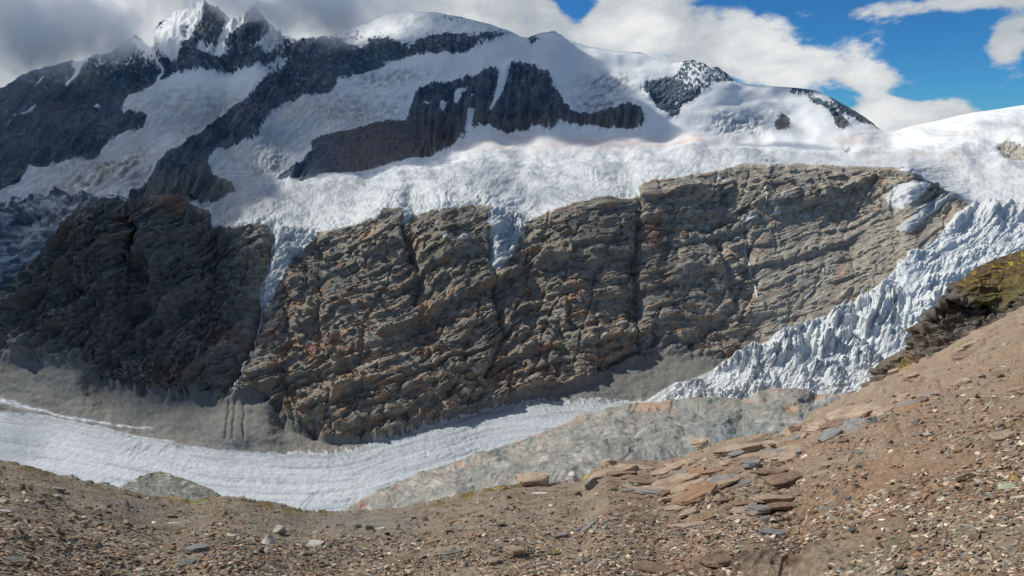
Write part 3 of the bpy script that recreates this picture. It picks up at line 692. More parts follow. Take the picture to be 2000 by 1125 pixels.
def landform(name, sel, mat, label, cat='terrain'):
    o = mesh_from(name, FARP, FQ[sel], mat, att, smooth=name not in ('rock_cliff', 'mountain', 'icefall'))
    return tag(o, label, cat, None, 'structure')


landform('rock_cliff', fid == 0, M_rock, 'tall layered grey and rust brown cliff wall below the upper glacier', 'cliff')
landform('mountain', (fid == 2), M_far, 'dark mountain faces and ridges showing through the upper snow', 'mountain')
landform('snowfield', (fid == 1) & (ff <= 3.0), M_snow, 'white and pale grey snowfields covering the mountain flanks', 'snow')
landform('upper_glacier', (fid == 1) & (ff > 3.0), M_ice, 'crevassed white glacier shelf hanging over the top of the cliff', 'glacier')
landform('scree_slope', fid == 3, M_scree, 'smooth dark grey scree and moraine at the foot of the cliff', 'scree')
landform('valley_glacier', fid == 4, M_ice, 'long pale striped glacier tongue on the valley floor', 'glacier')
landform('icefall', fid == 5, M_ice, 'broken blue white icefall of tall seracs coming down at the right', 'glacier')
# back sides of the mountains, so the range has thickness
TOPR = FARP[0]; rows = [TOPR]
for k, (dy, dz) in enumerate(((60, -25), (300, -260), (1200, -900), (2600, -1900))):
    q = TOPR.copy(); s = 1 + dy / YY[0]; q[:, 0] *= s; q[:, 1] *= s; q[:, 2] = TOPR[:, 2] + dz; rows.append(q)
BK = np.stack(rows); bc = np.broadcast_to(col(.7, .72, .75), BK.shape)
tag(mesh_from('mountain_far_side', BK, grid_faces(*BK.shape[:2]), M_snow, {'Col': bc}), 'far side of the snowy mountain range', 'mountain', None, 'structure')
# valley ground under and around everything, out to the horizon
gs = 60000.0; gv = np.array([(-gs, -gs, -1600), (gs, -gs, -1600), (gs, gs, -1600), (-gs, gs, -1600)], float).reshape(2, 2, 3)
tag(mesh_from('ground', gv, np.array([[0, 1, 2, 3]]), M_scree, {'Col': np.broadcast_to(col(.16, .16, .14), gv.shape)}), 'valley ground far below', 'ground', None, 'structure')


# ================================================================== UNSEEN CLOUD BANK, SHAPED TO SHADE THE LAND
HC = 2600.0
G = lambda a, b, s_, q, k=1.0, th=0.0: k * np.exp(-(((UU - a) * math.cos(th) + (VV - b) * math.sin(th)) ** 2 / s_ ** 2 + (-(UU - a) * math.sin(th) + (VV - b) * math.cos(th)) ** 2 / q ** 2) ** 1.5)
SH = np.zeros_like(VV)  # wanted shade on the land; sets how thick the unseen bank is
for poly, k in (([(-160, -60), (1085, -60), (1090, 72), (1150, 130), (1215, 190), (1262, 205), (1262, 246), (1100, 262), (980, 268), (900, 275), (840, 300), (740, 335), (640, 350), (560, 330), (470, 400), (420, 440), (410, 520), (430, 600), (400, 690), (330, 760), (180, 690), (60, 600), (-160, 650)], 1.0),):
    SH = np.maximum(SH, inpoly(poly, UU, VV) * k)
for g in (G(520, 300, 70, 50, .85), G(200, 330, 120, 22, .5, -.45), G(620, 235, 60, 22, .3), G(860, 292, 50, 12, .3), G(560, 250, 40, 30, .4), G(70, 640, 150, 60, .75), G(110, 420, 110, 50, .6, -.45), G(440, 560, 60, 60, .5)):
    SH = SH * (1 - g)
for g in (G(960, 350, 70, 24, .2), G(1090, 385, 110, 18, .2), G(1200, 450, 60, 70, .42), G(1320, 560, 80, 90, .42), G(925, 440, 36, 34, .7), G(1490, 232, 90, 14, .45, .45), G(1180, 285, 90, 4, .4), G(40, 850, 60, 40, .6, .3),
          G(640, 540, 60, 46, .45), G(1840, 385, 50, 5, .6), G(1520, 285, 110, 5, .5), G(120, 730, 90, 40, .35), G(260, 740, 70, 40, .5), G(1480, 195, 60, 7, .5, .3), G(1150, 450, 60, 50, .3), G(1950, 250, 60, 8, .25)):
    SH = np.maximum(SH, g)
SH = SH * (1 - .55 * sstep(600, 740, VV) * (1 - sstep(500, 600, UU)) * (VV < 800))
SH = np.clip(SH, 0, 1) * (1 - .9 * (1 - sstep(60, 120, VV)) * (1 - sstep(780, 900, UU)))
Q = FARP + (((HC - FARP[..., 2]) / sun_dir.z)[..., None] * np.array(sun_dir)[None, None])
cs = 45.0; x0, y0 = Q[..., 0].min() - 900, Q[..., 1].min() - 900
nx = int((Q[..., 0].max() + 900 - x0) / cs) + 1; ny = int((Q[..., 1].max() + 900 - y0) / cs) + 1
sel = slice(None, None, 2)
ixx = ((Q[sel, sel, 0] - x0) / cs).astype(int).ravel(); iyy = ((Q[sel, sel, 1] - y0) / cs).astype(int).ravel()
WT = 1 + 8 * sstep(560, 660, VV) * (1 - sstep(430, 560, UU))
num = np.bincount(iyy * nx + ixx, (SH * WT)[sel, sel].ravel(), nx * ny).reshape(ny, nx); cnt = np.bincount(iyy * nx + ixx, WT[sel, sel].ravel(), nx * ny).reshape(ny, nx)
for n_ in (0, 1, 2, 4):
    if n_ == 0: acc, wgt = num.copy(), cnt.copy()
    else:
        wk = 10.0 ** (-3 * n_); acc += blur(num, n_, 2) * wk; wgt += blur(cnt, n_, 2) * wk
dens = blur(np.where(wgt > 1e-14, acc / np.maximum(wgt, 1e-14), 0), 1, 1)
gx, gy = np.meshgrid(np.arange(nx) * cs + x0, np.arange(ny) * cs + y0)
dens = dens * (1 + .35 * fbm(gx / 500, gy / 500, 4, 401))
th = np.clip(dens - .06, 0, 1.3) * 330 * (1 + .2 * fbm(gx / 200, gy / 200, 3, 402)); th[th < 6] = 0
topz = HC + th * .7; botz = HC - th * .3
live = np.zeros((ny - 1, nx - 1), bool)
for a in (0, 1):
    for b in (0, 1): live |= th[a:ny - 1 + a, b:nx - 1 + b] > 0
Vc = np.concatenate([np.stack([gx, gy, topz], -1).reshape(-1, 3), np.stack([gx, gy, botz], -1).reshape(-1, 3)])
fq = grid_faces(ny, nx)[live.ravel()]
FC = np.concatenate([fq[:, ::-1], fq + nx * ny])
M_shade_cloud = bpy.data.materials.new('cloud'); M_shade_cloud.use_nodes = True; t = NT(M_shade_cloud.node_tree); t.n.clear()
pv = t.new('ShaderNodeVolumePrincipled'); pv.inputs['Color'].default_value = (.97, .98, 1, 1); pv.inputs['Density'].default_value = .0066; pv.inputs['Anisotropy'].default_value = .3
oo = t.new('ShaderNodeOutputMaterial'); t.l.new(pv.outputs[0], oo.inputs['Volume'])
SHADE_CLD = mesh_from('cloud', Vc, FC, M_shade_cloud)  # added out of view, its thickness fitted to the wanted shade
bmc = bmesh.new(); bmc.from_mesh(SHADE_CLD.data); bmesh.ops.remove_doubles(bmc, verts=bmc.verts, dist=.5); bmesh.ops.recalc_face_normals(bmc, faces=bmc.faces); bmc.to_mesh(SHADE_CLD.data); bmc.free()
tag(SHADE_CLD, 'unseen cloud bank above the valley, shaped to throw shade on the mountains', 'cloud', None, 'stuff')


# ================================================================== NEARER LANDFORMS
def relief(name, lines, Ys, u0, u1, du, nrows, mat, disp, color, back, label, cat, kind='structure', pw=1.0, group=None):
    """a rock body from its ridge line downwards, with its own far side"""
    u = np.arange(u0, u1 + du, du); n = len(lines)
    vv = np.array([line(L, u) for L in lines]); yy = np.array([line(Y, u) for Y in Ys])
    for k in range(1, n): vv[k] = np.maximum(vv[k], vv[k - 1] + 1.0)
    t = np.linspace(0, 1, nrows) ** pw
    v = vv[0] + t[:, None] * (vv[-1] - vv[0]); y = np.zeros_like(v); fr = np.zeros_like(v)
    for c in range(len(u)):
        y[:, c] = np.interp(v[:, c], vv[:, c], yy[:, c]); fr[:, c] = np.interp(v[:, c], vv[:, c], np.arange(float(n)))
    y = blur_u(blur(y, 2, 2), 7, 2); uu = np.broadcast_to(u, v.shape).copy()
    P = place(uu, v, y); N = normals(np.stack([blur(P[..., k], 9, 2) for k in range(3)], -1))
    P = P + N * disp(uu, v, fr)[..., None]
    Cc = color(uu, v, fr)
    top = P[0]; rows = [np.stack([top[:, 0] * (1 + a / top[:, 1]), top[:, 1] + a, top[:, 2] * (1 + a / top[:, 1]) + b], -1) for a, b in back][::-1]
    P = np.concatenate([np.stack(rows), P]); Cc = np.concatenate([np.repeat(Cc[:1], len(rows), 0), Cc])
    o = mesh_from(name, P, grid_faces(*P.shape[:2]), mat, {'Col': Cc})
    return tag(o, label, cat, group, kind)


MR0 = [(630, 1022), (660, 1006), (680, 992), (705, 976), (740, 962), (780, 944), (815, 930), (850, 915), (900, 898), (950, 882), (1000, 866), (1050, 848), (1100, 830), (1150, 812), (1185, 800), (1215, 790), (1240, 787), (1290, 785), (1340, 783), (1380, 776), (1410, 775), (1450, 781), (1480, 770), (1520, 762), (1560, 759), (1600, 770), (1640, 770), (1690, 764), (1800, 760), (2150, 760)]


def mr_disp(u, v, f):
    fold = VV_ = v + .22 * u + fbm(u / 120, v / 60, 3, 501) * 40
    e = np.clip(f, 0, .12) / .12
    return (fbm(u / 90, v / 50, 4, 502) * 12 + ridged(u / 120, fold / 26, 4, 503) * 6 + fbm(u / 14, v / 9, 4, 504) * 1.6 + ledge(fold, 34, 505, 200, u) * 2.5 + ledge(fold, 12, 506, 90, u) * .8 - (1 - np.abs(fbm(u / 70, fold / 22, 4, 515)) * 16).clip(0, 1) * 2) * (.25 + .75 * e)


def mr_col(u, v, f):
    fold = v + .22 * u + fbm(u / 120, v / 60, 3, 501) * 40
    c = mixc(col(.27, .26, .23), col(.44, .42, .37), fbm(u / 40, v / 22, 5, 510) * 1.4 + .35)
    c = mixc(c, col(.20, .225, .22), sstep(1150, 1400, u) * sstep(-.25, .3, fbm(u / 90, fold / 14, 4, 511) + (v - 850) / 250) * .85)
    c = mixc(c, col(.14, .17, .165), sstep(.2, .5, ridged(u / 160, fold / 18, 3, 512)) * .4)
    c = mixc(c, col(.17, .18, .18), sstep(.05, .4, fbm(u / 30, v / 12, 4, 513)) * .45)
    c = mixc(c, col(.13, .14, .135), (1 - np.abs(fbm(u / 70, fold / 22, 4, 515)) * 16).clip(0, 1) * .55 + (1 - np.abs(fbm((u + v) / 30, (v - u * .4) / 24, 3, 516)) * 14).clip(0, 1) * .3)
    c = mixc(c, col(.50, .48, .43), sstep(.2, .5, fbm(u / 7, fold / 3.5, 4, 517)) * .5)
    crest = np.exp(-(v - line(MR0, u)) / 16)
    c = mixc(c, col(.42, .27, .18), crest * sstep(-.1, .3, fbm(u / 30, v / 20, 3, 514)) * .8)
    c = mixc(c, col(.45, .27, .15), (np.exp(-((u - 1275) / 30) ** 2 - ((v - 800) / 9) ** 2) + np.exp(-((u - 1545) / 16) ** 2 - ((v - 800) / 10) ** 2)) * .7)
    c = mixc(c, col(.30, .13, .10), np.exp(-((u - 708) / 9) ** 2 - ((v - 992) / 14) ** 2) * .7)
    return np.clip(c, .04, .7)


relief('rock_ridge', [MR0, [(u, v + 28) for u, v in MR0], [(600, 1070), (2150, 1040)]],
       [[(630, 820), (700, 860), (1240, 1120), (1600, 1120), (2150, 1100)], [(630, 780), (700, 810), (1240, 1020), (1600, 1000), (2150, 1000)], [(630, 470), (2150, 470)]],
       632, 2140, 1.7, 190, M_slab, mr_disp, mr_col, ((40, -30), (200, -300)), 'smooth pale ice-worn rock ridge between the valley glacier and the near slope', 'rock ridge')


def kn_disp(u, v, f):
    return fbm(u / 50, v / 30, 4, 521) * 6 * np.clip(f * 4, 0.1, 1) + fbm(u / 8, v / 5, 4, 522) * 1.0 + ledge(v + u * .1 + fbm(u / 30, v / 20, 2, 523) * 9, 13, 524, 60, u) * 1.2


def kn_col(u, v, f):
    c = mixc(col(.13, .145, .125), col(.21, .215, .19), fbm(u / 18, v / 9, 4, 531) + .5)
    c = mixc(c, col(.17, .15, .09), np.exp(-f * 8) * .5)
    return mixc(c, col(.50, .50, .46), sstep(.22, .45, fbm(u / 16, (v + 4 * np.sin(u / 20)) / 3.2, 4, 532)) * .8)


relief('rock_knoll', [[(215, 972), (228, 956), (240, 949), (258, 940), (272, 931), (292, 925), (312, 922), (330, 925), (347, 932), (365, 937), (385, 945), (405, 953), (422, 961), (438, 973), (450, 990)], [(215, 1040), (450, 1040)]],
       [[(215, 560), (310, 620), (450, 540)], [(215, 420), (450, 420)]], 216, 449, 1.2, 80, M_slab, kn_disp, kn_col, ((30, -20), (80, -120)), 'domed green grey bedrock knoll with white streaks beyond the left slope edge', 'rock knoll')
relief('rock_knoll', [[(470, 1000), (490, 984), (512, 978), (530, 980), (555, 986), (572, 990), (585, 997), (598, 1010)], [(470, 1040), (598, 1040)]],
       [[(470, 420), (598, 420)], [(470, 300), (598, 300)]], 471, 597, 1.2, 50, M_slab, kn_disp, kn_col, ((20, -15), (60, -100)), 'low grey bedrock hump beyond the slope edge by the end of the glacier', 'rock knoll')
relief('rock_knoll', [[(95, 945), (120, 930), (140, 928), (160, 938), (185, 942), (210, 946), (240, 956), (262, 975)], [(95, 1000), (262, 1010)]],
       [[(95, 400), (262, 400)], [(95, 300), (262, 300)]], 96, 261, 1.2, 50, M_slab, kn_disp, kn_col, ((20, -15), (60, -100)), 'low dark bedrock hump left of the domed knoll', 'rock knoll')

# ================================================================== NEAR SLOPE
EDGE = [(-1500, 780), (-150, 872), (0, 899), (50, 909), (100, 924), (145, 938), (200, 950), (240, 957), (290, 968), (340, 976), (380, 978), (440, 972), (480, 976), (520, 986), (560, 996), (600, 1003), (680, 1004), (760, 999), (820, 991), (880, 976), (940, 960), (1000, 952), (1040, 952), (1100, 946), (1140, 938), (1165, 915), (1185, 903), (1230, 901), (1290, 905), (1340, 892), (1385, 872),
        (1420, 864), (1480, 852), (1540, 846), (1565, 838), (1592, 802), (1640, 782), (1680, 769), (1720, 745), (1760, 724), (1800, 706), (1850, 681), (1900, 652), (1950, 628), (2000, 604), (2150, 530), (3600, 380)]
MARG = [(-150, 45), (0, 45), (600, 50), (1000, 52), (1300, 60), (1600, 58), (2000, 62), (2150, 62)]
KK = [(-150, 1350), (600, 1330), (1000, 1450), (1500, 1900), (2000, 2500), (2150, 2600)]
NX_ = 79
FU = np.concatenate([np.linspace(-1500, -150, NX_ + 1)[:-1], np.arange(-150, 2151, 1.6), np.linspace(2151, 3600, 80)[1:]]); fe = line(EDGE, FU)
fe = np.convolve(np.pad(fe, 6, 'edge'), np.ones(13) / 13, 'valid') + fbm(FU / 12, FU * 0, 4, 601) * 4
NRF = 430
ft = np.linspace(0, 1, NRF) ** 1.15
fv = fe + ft[:, None] * (1185 - fe); fuu = np.broadcast_to(FU, fv.shape).copy()
fY = line(KK, FU)[None, :] / (fv - (line(EDGE, FU) - line(MARG, FU))[None, :])
fP = place(fuu, fv, fY)
gxw, gyw = fP[..., 0], fP[..., 1]
fD = fbm(gxw / 5, gyw / 5, 3, 611) * .40 * np.clip(ft * 8, 0, 1)[:, None] + fbm(gxw / 1.1, gyw / 1.1, 4, 612) * .13 + np.abs(fbm(gxw / .35, gyw / .35, 3, 613)) * .06 + fbm(gxw / .09, gyw / .09, 3, 614) * .016
fN = normals(np.stack([blur(fP[..., k], 8, 2) for k in range(3)], -1))
rightw = sstep(1150, 1500, fuu) * np.exp(-(fv - fe) / 150)
sl = fv + .35 * (fuu - 1500) + fbm(fuu / 80, fv / 40, 2, 616) * 20
fD += rightw * (ledge(sl, 26, 617, 160, fuu) * .17 + ledge(sl, 11, 618, 90, fuu) * .08)
fP = fP + fN * fD[..., None]
soil = mixc(col(.185, .150, .112), col(.30, .25, .185), fbm(gxw / .8, gyw / .8, 5, 621) + .5)
soil = mixc(soil, col(.27, .17, .105), sstep(1050, 1400, fuu) * (.5 + fbm(gxw / 2.0, gyw / 2.0, 3, 622) * 1.4))
soil = mixc(soil, col(.075, .050, .038), sstep(.14, .5, fbm(gxw / 1.5, gyw / 1.0, 4, 623)) * .75)
soil = mixc(soil, col(.40, .31, .23), sstep(.15, .5, fbm(gxw / .25, gyw / .25, 3, 624)) * .35)
soil = mixc(soil, col(.38, .295, .215), rightw * (.7 + fbm(fuu / 40, sl / 9, 4, 625) * .8))
soil = mixc(soil, col(.22, .205, .18), (np.exp(-((fuu - 680) / 150) ** 2 - ((fv - 1022) / 22) ** 2)) * .85)
soil = mixc(soil, col(.17, .165, .155), (np.exp(-((fuu - 270) / 60) ** 2 - ((fv - 995) / 12) ** 2)) * .7)
rim = np.exp(-(fv - fe) / 13) * (1 - sstep(620, 660, fuu) * (1 - sstep(800, 860, fuu))) * (1 - sstep(1000, 1050, fuu))
soil = mixc(soil, col(.115, .095, .035), rim * sstep(-.1, .25, fbm(fuu / 25, fv / 14, 4, 626)) * 1.0)
soil = mixc(soil, col(.24, .13, .04), rim * sstep(.1, .35, fbm(fuu / 22, fv / 10, 3, 627)) * .7)
soil = mixc(soil, col(.12, .12, .05), sstep(.33, .5, fbm(gxw / 1.2, gyw / 1.2, 4, 628)) * .5)
soil = np.clip(soil, .02, .6)
# ground rolls over at the edge and drops into the valley
e0 = fP[0]; dirv = e0[:, :2] / np.linalg.norm(e0[:, :2], axis=1, keepdims=True); rws = []
for a, b in ((60, -75), (12, -12), (4, -2.6), (1.2, -.55)):
    q = e0.copy(); q[:, :2] += dirv * a; q[:, 2] += b; rws.append(q)
FPn = np.concatenate([np.stack(rws), fP]); FCn = np.concatenate([np.repeat(soil[:1], 4, 0), soil])
# and carries on under and behind the viewer
b0 = FPn[-1]; b1 = b0.copy(); b1[:, 0] *= 1.6; b1[:, 1] = -3; b1[:, 2] = -.05 + np.abs(b1[:, 0]) * .22; b2 = b1.copy(); b2[:, 1] = -60; b2[:, 0] *= 6; b2[:, 2] = 30 + np.abs(b2[:, 0]) * .22
FPn = np.concatenate([FPn, b1[None], b2[None]]); FCn = np.concatenate([FCn, np.repeat(soil[-1:], 2, 0)])
tag(mesh_from('hillside', FPn, grid_faces(*FPn.shape[:2]), M_soil, {'Col': FCn}), 'brown stony hillside in the foreground', 'hillside', None, 'structure')


def ground_at(u, v):
    c = int(np.clip((u + 150) / 1.6 + NX_, 0, len(FU) - 1)); r = int(np.argmin(np.abs(fv[:, c] - v)))
    return Vector(fP[r, c]), Vector(fN[r, c]), float(fY[r, c])


# ------------------------------------------------------------------ stones
def stone_mat(name, c, c2, lich=None, rough=.9):
    m = bpy.data.materials.new(name); m.use_nodes = True; t = NT(m.node_tree); t.n.clear()
    out = t.new('ShaderNodeOutputMaterial'); b = t.new('ShaderNodeBsdfPrincipled'); t.l.new(b.outputs[0], out.inputs[0])
    co = t.new('ShaderNodeTexCoord').outputs['Object']
    oi = t.new('ShaderNodeObjectInfo')
    ad = t.new('ShaderNodeVectorMath', operation='ADD'); t.l.new(co, ad.inputs[0])
    sc_ = t.m('MULTIPLY', oi.outputs['Random'], 40); cb = t.new('ShaderNodeCombineXYZ'); t.l.new(sc_, cb.inputs[0]); t.l.new(sc_, cb.inputs[1]); t.l.new(cb.outputs[0], ad.inputs[1])
    n = t.noise(ad.outputs[0], 5, 7, .65); x = t.mix(t.ramp(n, .35, .65), c, c2)
    if lich: x = t.mix(t.ramp(t.noise(ad.outputs[0], 7, 5, .6), .58, .66), x, lich)
    n4 = t.noise(ad.outputs[0], 26, 4, .6); x = t.mix(t.m('MULTIPLY', t.ramp(n4, .52, .75), .6), x, (c[0] * .4, c[1] * .4, c[2] * .4))
    t.l.new(x, b.inputs['Base Color']); b.inputs['Roughness'].default_value = rough; b.inputs['Specular IOR Level'].default_value = .25
    bp = t.new('ShaderNodeBump'); bp.inputs['Distance'].default_value = .03; t.l.new(t.noise(ad.outputs[0], 14, 8, .65), bp.inputs['Height']); t.l.new(bp.outputs[0], b.inputs['Normal'])
    return m


SM = {'grey': stone_mat('grey_stone', (.19, .185, .175), (.31, .305, .29)),
      'pale': stone_mat('pale_stone', (.45, .43, .40), (.66, .64, .60), (.22, .20, .15)),
      'brown': stone_mat('brown_stone', (.17, .115, .08), (.29, .205, .15)),
      'tan': stone_mat('tan_stone', (.30, .225, .16), (.46, .36, .27), (.22, .13, .08)),
      'rust': stone_mat('rust_stone', (.25, .15, .09), (.35, .235, .15)),
      'green': stone_mat('green_grey_stone', (.13, .14, .12), (.22, .225, .19), (.33, .34, .30))}


def stone_mesh(seed, kind, detail=False):
    rd = random.Random(seed); bm = bmesh.new()
    if kind == 'slab':
        n = rd.randint(6, 9); hgt = rd.uniform(.16, .26)
        for i in range(n):
            a = 2 * math.pi * (i + rd.uniform(-.3, .3)) / n; r = rd.uniform(.36, .52)
            bm.verts.new((r * math.cos(a), r * math.sin(a), hgt * rd.uniform(.35, .6)))
            r2 = r * rd.uniform(.9, 1.08); bm.verts.new((r2 * math.cos(a + .1), r2 * math.sin(a + .1), -hgt * rd.uniform(.3, .6)))
    elif kind == 'block':
        for i in range(16):
            p = Vector((rd.uniform(-1, 1), rd.uniform(-1, 1), rd.uniform(-1, 1)))
            p = p / max(abs(p.x), abs(p.y), abs(p.z)) * .5 * rd.uniform(.72, 1)
            bm.verts.new((p.x, p.y, p.z * .85))
    else:   # peaked
        for i in range(9):
            a = 2 * math.pi * i / 9 + rd.uniform(-.2, .2); bm.verts.new((.5 * math.cos(a) * rd.uniform(.8, 1), .5 * math.sin(a) * rd.uniform(.8, 1), rd.uniform(-.3, -.1)))
        for i in range(4): bm.verts.new((rd.uniform(-.2, .15), rd.uniform(-.15, .15), rd.uniform(.25, .45)))
    bmesh.ops.convex_hull(bm, input=bm.verts)
    bmesh.ops.delete(bm, geom=[v for v in bm.verts if not v.link_faces], context='VERTS')
    bmesh.ops.bevel(bm, geom=bm.edges[:], offset=.022, segments=1, affect='EDGES', profile=.6)
    if detail:
        bmesh.ops.triangulate(bm, faces=bm.faces[:])
        for _ in range(3):
            bmesh.ops.subdivide_edges(bm, edges=[e for e in bm.edges if e.calc_length() > .06], cuts=1, use_grid_fill=False)
            bmesh.ops.triangulate(bm, faces=bm.faces[:])
        from mathutils import noise as mn
        for v in bm.verts:
            q = v.co * 3 + Vector((seed, 0, 0))
            lay = mn.noise(Vector((v.co.x * 1.5, v.co.y * 1.5, v.co.z * 16 + seed)))
            v.co += Vector((v.co.x, v.co.y, 0)) * lay * .12 + Vector((mn.noise(q), mn.noise(q + Vector((9, 0, 0))), mn.noise(q + Vector((0, 9, 0))))) * .05
    me = bpy.data.meshes.new(kind + '_stone'); bm.to_mesh(me); bm.free()
    for p in me.polygons: p.use_smooth = False
    return me


protos = {}


def get_mesh(kind, seed, mat, detail=False):
    key = (kind, seed, mat, detail)
    if key not in protos:
        base = (kind, seed, None, detail)
        if base not in protos: protos[base] = stone_mesh(seed * 7 + 3, kind, detail)
        me = protos[base].copy(); me.materials.clear(); me.materials.append(SM[mat]); protos[key] = me
    return protos[key]


GROUPS = {'slab': 'loose slabs on the slope', 'block': 'loose stones on the slope', 'peak': 'loose stones on the slope'}


def put_stone(name, u, v, wpx, hpx, kind, mat, label, cat, yaw=0.0, tilt=(0, 0), sink=.3, seed=None, group=None, detail=False):
    p, n, y = ground_at(u, v + hpx * .25)
    W = wpx * y / F; H = hpx * y / F
    sd_ = seed if seed is not None else random.randint(0, 9)
    o = bpy.data.objects.new(name, get_mesh(kind, sd_, mat, detail)); C.objects.link(o)
    rt = n.lerp(Vector((0, 0, 1)), .35).to_track_quat('Z', 'Y').to_matrix() @ Euler((tilt[0], tilt[1], 0)).to_matrix() @ Matrix.Rotation(yaw, 3, 'Z')
    o.rotation_euler = rt.to_euler()
    if kind == 'slab': sz = (W, W * .62 if H < W * .6 else H, max(W * .75, H * 1.2)); sz = (W, min(W * .8, H * 2.2), H * 2.0)
    else: sz = (W, (W + H) * .5, H * 1.25)
    o.scale = sz; o.location = p + n * (H * (.5 - sink))
    tag(o, label, cat, group or GROUPS[kind], 'thing')
    return o


